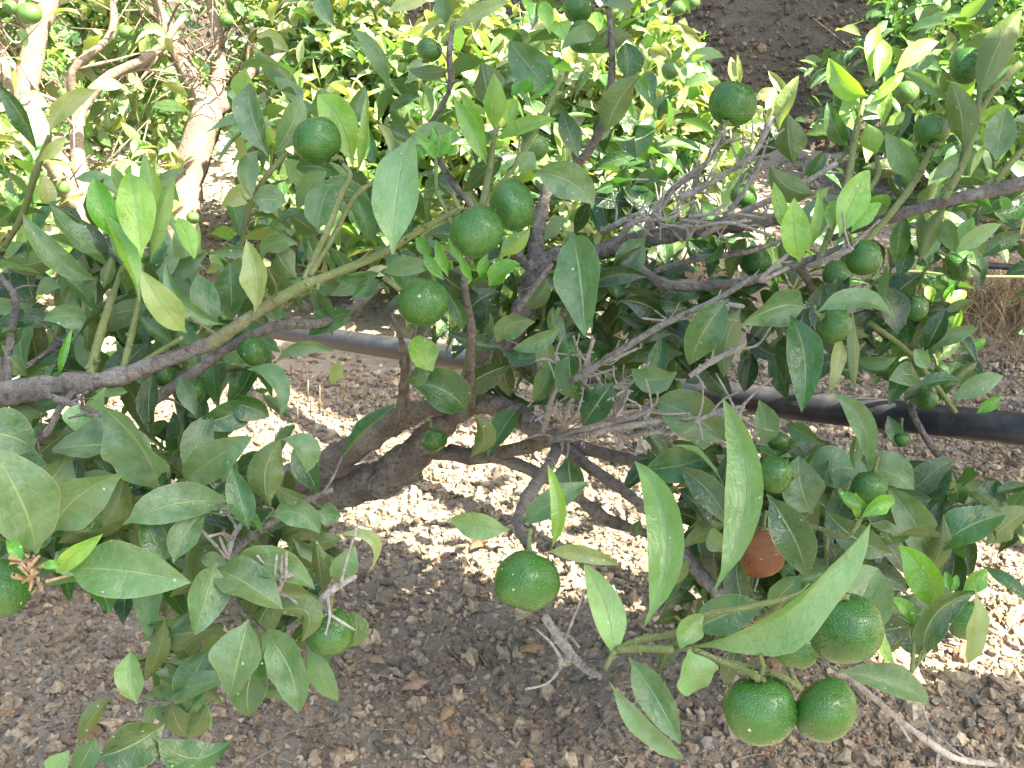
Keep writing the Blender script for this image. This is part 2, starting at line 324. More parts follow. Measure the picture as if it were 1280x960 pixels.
L(744,178,760,152,16,1.3,'d'); L(846,28,878,54,11,1.7,'p'); L(812,60,834,72,20,1.7,'p'); L(806,92,800,54,16,1.75,'p'); L(835,80,820,60,12,1.72,'u',8); L(800,165,815,120,14,1.75,'p'); L(815,140,800,100,14,1.75,'p')
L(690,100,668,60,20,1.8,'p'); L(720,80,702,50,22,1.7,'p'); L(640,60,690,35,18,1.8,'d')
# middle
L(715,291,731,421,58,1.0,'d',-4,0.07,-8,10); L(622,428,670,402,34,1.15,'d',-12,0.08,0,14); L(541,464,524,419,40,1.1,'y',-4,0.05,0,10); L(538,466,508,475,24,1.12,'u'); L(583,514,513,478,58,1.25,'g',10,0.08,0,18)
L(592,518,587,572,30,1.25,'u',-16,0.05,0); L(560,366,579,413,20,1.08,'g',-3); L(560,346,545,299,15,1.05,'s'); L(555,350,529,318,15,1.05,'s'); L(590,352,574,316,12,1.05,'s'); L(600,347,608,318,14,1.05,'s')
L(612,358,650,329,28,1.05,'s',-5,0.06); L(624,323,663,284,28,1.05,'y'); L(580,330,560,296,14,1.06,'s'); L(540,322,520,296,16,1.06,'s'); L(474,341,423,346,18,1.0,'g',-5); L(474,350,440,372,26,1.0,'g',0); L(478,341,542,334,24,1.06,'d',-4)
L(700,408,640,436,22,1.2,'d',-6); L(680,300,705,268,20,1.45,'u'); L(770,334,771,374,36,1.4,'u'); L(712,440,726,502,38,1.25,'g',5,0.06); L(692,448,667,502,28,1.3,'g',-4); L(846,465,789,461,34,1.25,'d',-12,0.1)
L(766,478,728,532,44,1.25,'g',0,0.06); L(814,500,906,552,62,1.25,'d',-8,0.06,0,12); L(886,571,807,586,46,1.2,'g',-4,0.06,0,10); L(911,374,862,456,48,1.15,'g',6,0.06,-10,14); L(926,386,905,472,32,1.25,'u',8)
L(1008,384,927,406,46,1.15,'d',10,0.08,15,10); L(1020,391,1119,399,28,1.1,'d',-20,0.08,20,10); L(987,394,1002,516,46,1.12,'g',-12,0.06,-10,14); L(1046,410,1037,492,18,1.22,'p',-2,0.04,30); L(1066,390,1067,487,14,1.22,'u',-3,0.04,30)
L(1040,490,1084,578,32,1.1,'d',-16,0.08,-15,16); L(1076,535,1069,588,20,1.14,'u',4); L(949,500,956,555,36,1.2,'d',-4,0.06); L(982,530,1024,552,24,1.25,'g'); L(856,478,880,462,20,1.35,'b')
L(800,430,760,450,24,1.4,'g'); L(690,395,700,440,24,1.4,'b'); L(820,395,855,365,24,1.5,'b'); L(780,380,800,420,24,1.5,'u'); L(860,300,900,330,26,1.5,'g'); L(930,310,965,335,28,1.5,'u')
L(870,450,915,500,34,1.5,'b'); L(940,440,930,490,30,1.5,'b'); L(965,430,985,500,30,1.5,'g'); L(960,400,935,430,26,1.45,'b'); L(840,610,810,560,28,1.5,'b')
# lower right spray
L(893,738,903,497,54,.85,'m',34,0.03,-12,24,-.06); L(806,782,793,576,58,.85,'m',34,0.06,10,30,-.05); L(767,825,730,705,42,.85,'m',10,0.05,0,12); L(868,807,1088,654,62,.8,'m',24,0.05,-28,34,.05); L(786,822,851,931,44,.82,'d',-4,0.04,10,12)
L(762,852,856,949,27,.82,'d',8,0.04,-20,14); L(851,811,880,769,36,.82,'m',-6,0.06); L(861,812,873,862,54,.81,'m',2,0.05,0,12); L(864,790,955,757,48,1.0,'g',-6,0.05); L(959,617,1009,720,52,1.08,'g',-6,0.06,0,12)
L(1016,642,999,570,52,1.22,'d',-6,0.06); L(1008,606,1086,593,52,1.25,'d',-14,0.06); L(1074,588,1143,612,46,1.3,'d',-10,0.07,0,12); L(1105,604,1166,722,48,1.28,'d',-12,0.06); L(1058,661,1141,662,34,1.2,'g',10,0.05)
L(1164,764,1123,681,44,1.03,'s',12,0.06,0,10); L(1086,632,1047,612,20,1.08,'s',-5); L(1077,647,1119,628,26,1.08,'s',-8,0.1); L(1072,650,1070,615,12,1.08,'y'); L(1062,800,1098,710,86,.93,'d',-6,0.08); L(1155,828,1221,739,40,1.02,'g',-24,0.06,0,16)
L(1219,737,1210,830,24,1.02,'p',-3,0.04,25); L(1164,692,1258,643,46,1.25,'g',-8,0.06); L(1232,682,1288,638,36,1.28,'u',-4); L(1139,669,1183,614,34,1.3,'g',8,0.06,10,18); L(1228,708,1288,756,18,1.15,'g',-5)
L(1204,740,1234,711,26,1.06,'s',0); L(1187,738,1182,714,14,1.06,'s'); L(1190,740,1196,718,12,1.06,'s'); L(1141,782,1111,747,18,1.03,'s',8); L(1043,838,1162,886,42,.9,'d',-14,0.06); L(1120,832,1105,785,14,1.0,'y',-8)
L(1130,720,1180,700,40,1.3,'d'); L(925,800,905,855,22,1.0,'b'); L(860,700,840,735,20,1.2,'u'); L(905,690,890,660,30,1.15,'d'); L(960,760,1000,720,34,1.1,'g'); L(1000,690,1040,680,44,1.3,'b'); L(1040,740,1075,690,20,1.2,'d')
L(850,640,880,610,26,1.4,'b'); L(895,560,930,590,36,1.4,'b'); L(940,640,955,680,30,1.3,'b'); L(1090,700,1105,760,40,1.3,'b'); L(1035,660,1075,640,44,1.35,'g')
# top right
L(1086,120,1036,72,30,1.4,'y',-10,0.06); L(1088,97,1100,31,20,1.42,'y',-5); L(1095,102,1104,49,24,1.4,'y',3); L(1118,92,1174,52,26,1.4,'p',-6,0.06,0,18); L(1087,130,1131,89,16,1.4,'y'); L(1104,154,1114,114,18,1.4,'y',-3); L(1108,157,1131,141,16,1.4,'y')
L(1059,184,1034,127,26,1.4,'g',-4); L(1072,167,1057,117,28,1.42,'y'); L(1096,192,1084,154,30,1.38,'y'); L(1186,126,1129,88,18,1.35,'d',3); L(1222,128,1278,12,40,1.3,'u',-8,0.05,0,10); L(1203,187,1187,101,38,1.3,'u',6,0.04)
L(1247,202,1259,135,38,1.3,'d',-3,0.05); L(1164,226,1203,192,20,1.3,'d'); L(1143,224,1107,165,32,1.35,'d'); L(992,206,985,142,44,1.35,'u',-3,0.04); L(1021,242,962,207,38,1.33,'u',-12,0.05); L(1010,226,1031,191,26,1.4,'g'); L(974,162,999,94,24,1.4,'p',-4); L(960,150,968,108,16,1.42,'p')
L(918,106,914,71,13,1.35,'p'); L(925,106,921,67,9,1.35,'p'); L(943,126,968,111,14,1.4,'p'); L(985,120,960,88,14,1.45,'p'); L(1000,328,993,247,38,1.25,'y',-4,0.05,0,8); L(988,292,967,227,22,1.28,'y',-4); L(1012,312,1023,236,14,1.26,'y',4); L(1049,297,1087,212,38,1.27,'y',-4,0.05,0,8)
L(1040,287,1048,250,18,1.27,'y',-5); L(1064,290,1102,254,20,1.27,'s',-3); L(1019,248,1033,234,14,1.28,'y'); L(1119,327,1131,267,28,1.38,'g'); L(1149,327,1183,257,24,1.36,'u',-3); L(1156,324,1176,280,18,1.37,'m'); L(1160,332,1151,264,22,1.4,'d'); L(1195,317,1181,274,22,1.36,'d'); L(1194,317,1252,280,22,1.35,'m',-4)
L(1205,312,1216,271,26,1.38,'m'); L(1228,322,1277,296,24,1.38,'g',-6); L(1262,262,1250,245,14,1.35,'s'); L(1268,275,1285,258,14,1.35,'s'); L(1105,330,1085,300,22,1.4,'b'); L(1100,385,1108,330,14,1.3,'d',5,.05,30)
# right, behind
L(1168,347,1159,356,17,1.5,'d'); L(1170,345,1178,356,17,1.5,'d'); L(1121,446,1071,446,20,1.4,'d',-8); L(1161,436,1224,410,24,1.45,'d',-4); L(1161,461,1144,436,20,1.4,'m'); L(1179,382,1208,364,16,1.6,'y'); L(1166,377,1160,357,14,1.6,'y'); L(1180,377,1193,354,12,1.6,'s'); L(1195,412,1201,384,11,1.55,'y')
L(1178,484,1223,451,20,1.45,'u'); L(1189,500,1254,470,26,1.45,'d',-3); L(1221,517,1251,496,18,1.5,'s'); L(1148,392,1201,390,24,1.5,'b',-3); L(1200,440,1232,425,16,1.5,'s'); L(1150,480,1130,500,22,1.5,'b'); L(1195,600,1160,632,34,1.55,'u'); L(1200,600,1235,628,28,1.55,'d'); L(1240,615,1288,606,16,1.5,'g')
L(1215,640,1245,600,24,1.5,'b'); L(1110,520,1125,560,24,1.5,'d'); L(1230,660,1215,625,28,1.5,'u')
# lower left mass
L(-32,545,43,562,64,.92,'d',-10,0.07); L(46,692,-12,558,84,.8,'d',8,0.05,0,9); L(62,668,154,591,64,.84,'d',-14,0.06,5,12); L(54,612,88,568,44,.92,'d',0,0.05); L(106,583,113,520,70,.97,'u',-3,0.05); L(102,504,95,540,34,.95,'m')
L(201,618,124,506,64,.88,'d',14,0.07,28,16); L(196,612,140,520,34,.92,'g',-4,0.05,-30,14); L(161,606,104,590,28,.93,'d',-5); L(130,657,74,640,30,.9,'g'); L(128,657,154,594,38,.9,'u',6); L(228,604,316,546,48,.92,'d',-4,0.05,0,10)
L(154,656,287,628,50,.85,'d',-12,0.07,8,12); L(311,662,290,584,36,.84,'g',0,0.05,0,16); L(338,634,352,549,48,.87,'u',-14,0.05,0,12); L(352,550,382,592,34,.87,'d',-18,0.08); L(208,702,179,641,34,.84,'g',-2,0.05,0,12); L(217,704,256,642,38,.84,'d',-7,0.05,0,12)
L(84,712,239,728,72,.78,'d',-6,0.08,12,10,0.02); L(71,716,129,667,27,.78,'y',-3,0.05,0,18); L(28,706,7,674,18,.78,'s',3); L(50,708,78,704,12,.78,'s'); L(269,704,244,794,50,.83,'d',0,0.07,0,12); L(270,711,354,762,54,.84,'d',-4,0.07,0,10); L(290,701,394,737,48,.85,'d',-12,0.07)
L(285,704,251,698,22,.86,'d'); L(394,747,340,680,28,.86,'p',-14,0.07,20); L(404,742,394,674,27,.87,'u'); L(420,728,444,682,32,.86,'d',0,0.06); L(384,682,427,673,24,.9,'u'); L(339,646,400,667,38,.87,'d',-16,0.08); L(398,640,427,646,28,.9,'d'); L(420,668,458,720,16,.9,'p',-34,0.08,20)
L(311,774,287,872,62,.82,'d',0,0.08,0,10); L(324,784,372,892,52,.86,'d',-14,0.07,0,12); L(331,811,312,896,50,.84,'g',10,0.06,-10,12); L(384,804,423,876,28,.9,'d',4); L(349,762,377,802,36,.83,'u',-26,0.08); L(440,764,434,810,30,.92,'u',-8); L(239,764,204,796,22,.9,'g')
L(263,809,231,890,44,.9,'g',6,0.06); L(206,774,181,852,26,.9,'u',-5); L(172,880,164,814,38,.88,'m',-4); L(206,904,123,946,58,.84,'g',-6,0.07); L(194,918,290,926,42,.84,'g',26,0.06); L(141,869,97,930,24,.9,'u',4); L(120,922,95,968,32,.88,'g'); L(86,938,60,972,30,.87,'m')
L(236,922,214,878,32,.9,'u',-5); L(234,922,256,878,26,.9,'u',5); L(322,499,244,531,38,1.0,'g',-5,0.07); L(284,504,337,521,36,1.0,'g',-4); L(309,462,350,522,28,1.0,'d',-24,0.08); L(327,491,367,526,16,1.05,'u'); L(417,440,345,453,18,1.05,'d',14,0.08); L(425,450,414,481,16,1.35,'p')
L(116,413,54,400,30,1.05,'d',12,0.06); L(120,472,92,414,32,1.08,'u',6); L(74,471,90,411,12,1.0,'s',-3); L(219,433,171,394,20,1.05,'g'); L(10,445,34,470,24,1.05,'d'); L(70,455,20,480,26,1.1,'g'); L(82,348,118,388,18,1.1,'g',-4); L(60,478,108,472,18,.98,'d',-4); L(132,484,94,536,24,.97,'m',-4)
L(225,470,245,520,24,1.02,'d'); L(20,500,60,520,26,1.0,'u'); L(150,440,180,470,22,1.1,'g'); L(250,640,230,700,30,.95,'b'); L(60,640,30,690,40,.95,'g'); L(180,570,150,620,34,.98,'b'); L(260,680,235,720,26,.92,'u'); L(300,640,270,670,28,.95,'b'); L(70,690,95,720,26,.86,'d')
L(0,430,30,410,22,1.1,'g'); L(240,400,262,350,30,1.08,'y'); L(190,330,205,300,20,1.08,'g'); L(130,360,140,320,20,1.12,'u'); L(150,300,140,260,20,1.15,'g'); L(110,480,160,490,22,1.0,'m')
# the hanging fruit in the middle
L(638,662,564,647,34,.9,'m',-4,0.06,0,8); L(650,656,737,602,34,.93,'d',-2,0.05,0,12); L(690,684,684,580,22,.88,'y',12,0.04,30,20); L(684,690,775,706,24,.87,'p',-6,0.05,20); L(710,570,716,628,38,1.35,'g'); L(800,650,792,672,16,1.5,'u')

# ------------------------------------------------------------------ fruits: x, y, radius (px), distance, direction to the stalk (px), label, material
FR = [
 (397,176,31,1.02,(36,38),'grey-green mandarin on an upright green stalk, left of the big pale upright leaf',0),
 (595,290,34,.95,(-22,-30),'front mandarin of the touching pair at the end of the long green branch',0),
 (640,256,33,1.0,(-34,14),'rear mandarin of the touching pair, partly hidden by its twin',0),
 (529,379,32,.98,(-38,-22),'green mandarin hanging just below the long left branch, above the black pipe',0),
 (659,727,40,.87,(3,-38),'large glossy mandarin hanging alone over the sunlit gravel edge',0),
 (950,887,43,.8,(-2,-42),'large mandarin of the low pair, with a thick short stalk on top',0),
 (1031,887,40,.8,(-32,-30),'large mandarin of the low pair, closer to the fallen grey twig',0),
 (1056,785,45,.86,(-6,-40),'large mandarin under the long folded leaf, capped by a dusty leaf',0),
 (995,808,29,1.0,(5,-24),'dark mandarin half hidden under the long folded leaf above the low pair',0),
 (916,130,30,1.1,(-12,32),'mandarin sitting on a bare grey twig against the dark bank',0),
 (543,550,16,1.5,(-4,-14),'tiny green mandarin touching the forked thick limb under a dark leaf',0),
 (316,440,20,1.08,(-14,12),'small dark mandarin hung against the start of the black pipe',0),
 (412,790,31,.86,(2,-32),'mandarin under a curled leaf in the lower left leaf mass',0),
 (4,735,36,.82,(34,-14),'mandarin cut by the picture edge beside withered tan blossom',0),
 (723,8,20,1.25,(20,4),'dark mandarin at the top edge beside the upright grey stem',0),
 (728,46,21,1.22,(20,-4),'mandarin with a dusty leaf folded across it, beside the upright grey stem',0),
 (537,62,16,1.5,(10,-16),'small speckled mandarin resting over a leaf against the sunny foliage',0),
 (1208,82,22,1.35,(20,10),'dark ribbed mandarin tucked behind a tall leaf in the top right',0),
 (1133,116,15,1.45,(-8,-12),'small mandarin lit by the sun down one side',1),
 (1165,162,22,1.35,(2,22),'dark bluish mandarin on a knobbly stalk above the long right branch',0),
 (1198,332,20,1.5,(-16,-8),'round mandarin next to a paired round leaf, above the dry grass',0),
 (1080,322,24,1.25,(-14,-14),'bright green mandarin at the tip of the bare arching branch',0),
 (1042,408,23,1.15,(-22,-14),'mandarin under the arched leaf above the thick black pipe',0),
 (1046,344,19,1.35,(-8,14),'dark mandarin behind the tip of the bare arching branch',0),
 (1142,385,18,1.45,(0,-18),'egg-shaped dark mandarin with a pale star at its stalk',0),
 (1108,362,19,1.45,(6,-18),'shaded mandarin partly covered by a narrow hanging leaf',0),
 (969,593,24,1.12,(20,2),'green mandarin with a pale navel spot beside the tall pale leaf',0),
 (899,612,25,1.25,(5,-20),'dark mandarin half behind the tall pale leaf',0),
 (1087,610,23,1.2,(8,-22),'dark mandarin between a dusty leaf and shiny new leaflets',0),
 (1050,640,26,1.4,(0,-20),'deeply shaded mandarin behind the shiny new leaflets',0),
 (930,246,17,1.5,(-10,10),'small mandarin among the bare crossing twigs under the bank',0),
 (950,690,32,1.18,(4,-30),'rotten orange-brown mandarin tucked behind leaves',2),
 (1208,775,25,1.12,(-18,-14),'dark mandarin behind a narrow pointed leaf over bright gravel',0),
 (944,327,21,1.5,(12,-16),'shaded mandarin under the thick bare limb beside the arching branch',0),
 (744,336,16,1.5,(-4,-14),'mandarin peeping out below the thick limb beside the long mottled leaf',0),
 (708,440,19,1.4,(-2,-18),'deep green mandarin between the long mottled leaf and the pipe',0),
 (738,448,17,1.45,(4,-16),'dim mandarin beside a deep green one just above the pipe',0),
 (1139,463,11,1.55,(0,-10),'very small dark mandarin low on the drooping right shoot',0),
 (1176,465,10,1.55,(-5,-8),'very small bluish mandarin beside a pointed leaf on the drooping right shoot',0),
 (1158,499,15,1.55,(6,-12),'small mandarin resting just above the thick black pipe',0),
 (1112,414,14,1.5,(4,-12),'small shaded mandarin above a pointed leaf, over the pipe',0),
 (1165,412,13,1.55,(4,-12),'small mandarin behind a dark curled leaf on the right shoot',0),
 (205,470,14,1.1,(2,-14),'small dark mandarin just under the long left branch',0),
 (236,486,22,1.12,(-2,-20),'large shaded mandarin in the crook below the long left branch',0),
 (166,416,18,1.15,(0,-18),'dark mandarin behind the green shoot above the left branch',0),
 (162,388,15,1.2,(4,-14),'dim mandarin above another one behind the green shoot',0),
 (800,254,17,1.5,(-10,14),'dark mandarin behind leaves above the thick bare limb',0),
 (768,272,14,1.5,(0,-12),'shadowed mandarin half hidden by the upright grey stem',0),
 (1057,121,14,1.45,(4,12),'mandarin behind bright young leaves in the top right spray',1),
 (1126,549,11,1.5,(0,-10),'tiny mandarin hanging under the thick black pipe',0),
 (972,552,13,1.35,(0,-12),'tiny dark mandarin under the pipe beside a dusty leaf',0),
 (1222,644,10,1.5,(0,-10),'tiny dark mandarin in the low leaves by the picture edge',0),
]

# ------------------------------------------------------------------ branches of the near tree: x, y, distance, radius (px)
BR = [
 ('branch', BARK, [(-70,560,1.12,24),(0,494,1.0,18),(60,484,.98,15),(150,470,.97,12),(262,430,.97,10.5)], 3),
 ('branch', MIDBARK, [(258,432,.97,10.5),(300,405,.97,10),(346,374,.97,9)], 2),
 ('branch', SHOOT, [(342,377,.97,9),(380,357,.97,8),(420,341,.97,7),(482,314,.97,6),(530,285,.97,5),(574,262,.97,4.5)], 2),
 ('branch', BARK, [(183,508,1.05,9),(230,474,1.07,8),(280,438,1.1,8),(335,411,1.12,8),(400,404,1.2,7),(440,386,1.3,6),(478,356,1.35,5)], 4),
 ('branch', BARK, [(140,700,2.15,26),(250,672,1.98,26),(345,612,1.8,24),(420,575,1.7,21),(480,535,1.65,18),(525,513,1.6,14),(590,498,1.52,15)], 2),
 ('branch', BARK, [(160,706,2.1,26),(270,672,1.95,28),(350,632,1.82,27),(440,608,1.75,24),(488,592,1.7,26),(530,555,1.65,20),(565,520,1.58,15),(600,502,1.52,15)], 2),
 ('branch', BARK, [(590,500,1.52,15),(615,465,1.52,15),(640,420,1.5,16),(657,380,1.5,16),(670,338,1.49,16),(672,300,1.5,10),(680,250,1.5,8),(690,215,1.5,6)], 5),
 ('branch', BARK, [(668,345,1.49,13),(695,318,1.46,11),(740,317,1.45,12),(790,302,1.45,13),(865,287,1.45,13),(920,280,1.45,11),(984,272,1.45,9)], 12),
 ('branch', BARK, [(772,312,1.43,8),(806,340,1.39,8),(830,355,1.36,8),(880,357,1.35,8),(930,352,1.33,7),(1000,330,1.3,6),(1065,303,1.27,4)], 10),
 ('branch', BARK, [(1330,208,1.3,11),(1280,228,1.3,10),(1200,247,1.3,9),(1110,272,1.34,8),(1040,298,1.4,5)], 4),
 ('branch', BARK, [(590,498,1.52,16),(640,515,1.46,15),(688,545,1.4,14),(735,562,1.38,9),(800,578,1.4,8),(860,590,1.45,6)], 8),
 ('branch', BARK, [(700,552,1.38,9),(690,575,1.3,9),(662,618,1.06,9),(648,650,.96,8),(653,670,.91,7),(661,690,.88,4)], 1),
 ('branch', BARK, [(700,556,1.38,9),(740,585,1.35,9),(790,622,1.3,8),(840,665,1.27,8),(865,705,1.25,9),(905,745,1.2,9),(950,775,1.18,8)], 6),
 ('branch', BARK, [(560,563,1.66,8),(640,578,1.62,9),(700,605,1.6,9),(760,650,1.6,9),(812,668,1.6,6)], 8),
 ('branch', BARK, [(530,562,1.66,10),(590,572,1.64,11),(640,562,1.58,10),(695,548,1.42,9)], 4),
 ('branch', BARK, [(712,478,1.2,5),(760,448,1.18,5),(830,405,1.15,4.5),(900,372,1.15,4.5),(938,348,1.16,3)], 6),
 ('branch', BARK, [(700,218,1.35,6),(735,190,1.3,6),(755,150,1.27,5.5),(765,90,1.25,5),(760,0,1.25,4)], 5),
 ('branch', BARK, [(585,500,1.4,8),(588,440,1.2,6),(588,400,1.12,6),(580,350,1.08,5),(590,300,1.1,4)], 6),
 ('branch', BARK, [(560,498,1.45,7),(600,450,1.35,6),(645,390,1.3,5),(690,330,1.3,4)], 5),
 ('branch', BARK, [(620,470,1.5,8),(680,430,1.45,7),(720,400,1.42,6),(745,360,1.45,5)], 5),
 ('branch', BARK, [(760,530,1.42,7),(720,500,1.44,8),(690,470,1.46,8),(650,450,1.5,9)], 6),
 ('branch', BARK, [(765,490,1.6,6),(790,420,1.58,6),(810,360,1.52,6),(800,310,1.46,6)], 4),
 ('branch', BARK, [(1060,420,1.55,5),(1100,465,1.6,6),(1135,480,1.6,5),(1175,470,1.58,4)], 2),
 ('branch', BARK, [(1155,545,1.55,5),(1185,590,1.52,5),(1200,625,1.5,4),(1230,660,1.5,3)], 3),
 ('branch', BARK, [(0,345,1.25,5),(20,380,1.15,5),(12,430,1.08,6),(8,490,1.0,7)], 8),
 ('branch', BARK, [(15,565,.98,5),(60,540,.97,5),(78,505,.97,5),(95,486,.97,5)], 3),
 ('twig', BARK, [(60,495,.97,6),(105,510,.95,5),(135,524,.93,4)], 3),
 ('twig', BARK, [(15,470,1.06,4),(60,440,1.1,4),(95,415,1.1,3)], 4),
 ('twig', BARK, [(495,530,1.5,5),(505,470,1.3,5),(500,420,1.15,4),(490,395,1.1,3)], 4),
 ('twig', BARK, [(512,528,1.5,4),(508,480,1.35,4),(514,440,1.2,3),(520,405,1.1,3)], 3),
 ('twig', SHOOT, [(982,748,.88,4),(968,762,1.0,4),(946,774,1.17,5)], 0),
 ('twig', SHOOT, [(838,812,.83,5),(852,811,.82,4.5),(872,813,.81,4)], 0),
 ('branch', BARK, [(286,706,.87,5),(296,690,1.15,6),(322,655,1.6,9),(340,622,1.8,12)], 0),
 ('twig', BARK, [(284,704,.87,5),(288,738,.89,4),(292,772,.9,4)], 0),
 ('twig', SHOOT, [(1000,655,1.12,3),(960,700,1.18,4),(905,742,1.2,5)], 1),
 ('twig', BARK, [(1132,862,1.02,3),(1080,840,1.12,4),(1010,805,1.17,4),(948,774,1.18,5)], 1),
 ('twig', DRY, [(1048,840,.92,3),(1010,815,1.05,3),(955,778,1.17,4)], 0),
 ('twig', BARK, [(1148,478,1.6,5),(1140,510,1.58,5),(1156,546,1.55,5)], 1),
 ('branch', BARK, [(535,158,1.55,4),(560,220,1.5,5),(620,290,1.5,6),(664,335,1.49,8)], 1),
 ('twig', SHOOT, [(612,213,1.2,5),(604,250,1.15,5),(592,300,1.1,5)], 0),
 ('twig', SHOOT, [(640,213,1.15,3),(612,250,1.12,4),(595,300,1.1,4)], 0),
 ('twig', SHOOT, [(545,238,1.12,3),(560,270,1.08,3),(588,330,1.09,4)], 0),
 ('twig', SHOOT, [(300,318,1.1,3),(315,350,1.04,4),(340,378,.97,5)], 0),
 ('twig', BARK, [(0,316,1.3,4),(-12,400,1.15,5),(5,488,1.0,7)], 1),
 ('branch', BARK, [(1062,424,1.55,5),(1030,385,1.45,5),(1000,333,1.31,6)], 2),
 ('twig', SHOOT, [(112,472,.97,7),(122,430,.98,6.5),(136,384,1.0,6),(152,338,1.02,4),(160,316,1.02,3)], 2),
 ('twig', SHOOT, [(152,470,.97,5),(163,425,.98,5),(172,385,.98,4),(178,330,1.0,3)], 0),
 ('twig', SHOOT, [(178,452,.97,3),(205,436,.97,4),(228,422,.96,4)], 0),
 ('twig', SHOOT, [(380,350,.97,5),(408,290,.99,5),(425,245,1.0,5),(435,212,1.02,4),(428,205,1.02,3)], 1),
 ('twig', SHOOT, [(388,345,.97,5),(420,290,1.0,4),(446,243,1.03,4),(474,222,1.05,3)], 1),
 ('twig', SHOOT, [(300,320,1.1,3),(312,260,1.06,4),(330,225,1.04,4),(358,190,1.03,4)], 2),
 ('twig', SHOOT, [(0,318,1.3,4),(28,268,1.25,5),(45,215,1.2,5),(62,170,1.17,4)], 2),
 ('twig', SHOOT, [(480,346,.97,4),(500,362,.97,4)], 0),
 ('twig', SHOOT, [(612,215,1.2,5),(616,185,1.2,4),(620,160,1.2,3)], 0),
 ('twig', SHOOT, [(640,215,1.15,3),(662,175,1.18,4),(690,125,1.2,4),(700,95,1.22,3)], 2),
 ('twig', SHOOT, [(545,240,1.12,3),(545,200,1.15,3)], 1),
 ('twig', BARK, [(535,160,1.55,4),(562,110,1.52,4),(562,60,1.5,4),(566,30,1.5,3)], 4),
 ('twig', DRY, [(800,300,1.44,6),(838,240,1.42,5),(880,206,1.38,4.5),(907,163,1.3,3.5)], 7),
 ('twig', DRY, [(846,250,1.4,5),(900,222,1.38,4.5),(942,192,1.36,4),(966,146,1.36,3.5)], 9),
 ('twig', DRY, [(864,272,1.42,3),(868,230,1.4,3),(874,200,1.38,2.5)], 1),
 ('twig', DRY, [(876,296,1.42,5),(930,265,1.4,5),(985,240,1.38,4),(1046,204,1.36,4)], 8),
 ('twig', DRY, [(905,272,1.42,4),(930,240,1.4,3.5),(950,205,1.4,3)], 4),
 ('twig', DRY, [(800,295,1.4,4),(815,280,1.38,4),(800,268,1.36,3)], 1),
 ('twig', DRY, [(772,302,1.42,4),(790,280,1.38,4),(812,272,1.36,3)], 2),
 ('twig', DRY, [(752,290,1.45,4),(775,278,1.4,4),(800,266,1.38,3)], 2),
 ('twig', DRY, [(815,340,1.5,5),(880,322,1.48,5),(935,315,1.46,4),(985,298,1.44,3)], 5),
 ('twig', DRY, [(860,400,1.2,4),(885,380,1.2,4),(930,383,1.19,3)], 3),
 ('twig', DRY, [(862,470,1.2,4),(890,452,1.19,4),(930,432,1.18,4)], 2),
 ('twig', DRY, [(690,550,1.36,5),(735,535,1.3,5),(790,522,1.27,5),(815,512,1.25,4)], 8),
 ('twig', DRY, [(740,540,1.3,5),(800,530,1.26,5),(862,518,1.24,4)], 6),
 ('twig', DRY, [(775,548,1.3,4),(812,540,1.27,5),(852,537,1.25,4)], 3),
 ('twig', DRY, [(690,550,1.36,5),(716,548,1.32,5),(730,545,1.3,4)], 3),
 ('twig', DRY, [(695,545,1.36,4),(728,512,1.28,4),(752,494,1.26,3)], 4),
 ('twig', DRY, [(700,548,1.36,4),(712,510,1.28,3),(725,475,1.25,3),(742,425,1.22,3)], 8),
 ('twig', DRY, [(680,540,1.36,4),(690,500,1.3,4),(700,470,1.27,3),(696,448,1.25,3)], 6),
 ('twig', DRY, [(770,522,1.27,3),(782,498,1.25,3),(787,488,1.24,3)], 1),
 ('twig', DRY, [(868,528,1.2,3),(905,512,1.18,3),(930,508,1.17,3)], 5),
 ('twig', DRY, [(985,335,1.3,3),(950,350,1.25,3),(985,318,1.26,3)], 1),
 ('twig', DRY, [(1010,332,1.28,3),(1040,322,1.25,4),(1066,310,1.23,3)], 3),
 ('twig', SHOOT, [(1020,335,1.28,5),(1042,280,1.3,5),(1060,225,1.35,5),(1070,165,1.38,5),(1080,125,1.4,3)], 3),
 ('twig', SHOOT, [(1075,310,1.3,4),(1115,265,1.32,5),(1150,215,1.34,5),(1166,180,1.35,4)], 2),
 ('twig', SHOOT, [(1180,250,1.3,6),(1205,200,1.3,6),(1222,145,1.3,5),(1224,110,1.3,3)], 2),
 ('twig', SHOOT, [(1215,160,1.3,4),(1240,115,1.31,5),(1275,80,1.32,5)], 1),
 ('twig', SHOOT, [(1236,240,1.3,5),(1262,205,1.3,5),(1300,165,1.3,5)], 2),
 ('twig', SHOOT, [(1095,195,1.38,3),(1098,215,1.36,4),(1085,240,1.34,3)], 0),
 ('twig', SHOOT, [(1080,372,1.45,2),(1120,342,1.48,2),(1200,345,1.5,2),(1290,346,1.55,2)], 1),
 ('twig', SHOOT, [(1085,402,1.4,4),(1135,440,1.42,4),(1165,475,1.43,4),(1195,515,1.45,3)], 2),
 ('twig', SHOOT, [(757,835,.83,4),(768,815,.84,5),(800,800,.84,5),(845,790,.85,5),(865,775,.85,5),(930,760,.86,5),(982,748,.88,4)], 2),
 ('twig', SHOOT, [(770,812,.84,5),(805,810,.83,6),(842,812,.82,6)], 0),
 ('twig', SHOOT, [(868,812,.81,4),(900,826,.81,5),(928,836,.8,5),(948,848,.79,6)], 0),
 ('twig', SHOOT, [(900,826,.81,4),(955,838,.8,4.5),(985,850,.79,5),(1002,862,.79,5)], 0),
 ('twig', SHOOT, [(1060,672,1.08,3),(1072,655,1.08,4),(1078,640,1.08,3)], 0),
 ('twig', SHOOT, [(1000,655,1.12,3),(1030,662,1.1,3),(1060,672,1.08,3)], 1),
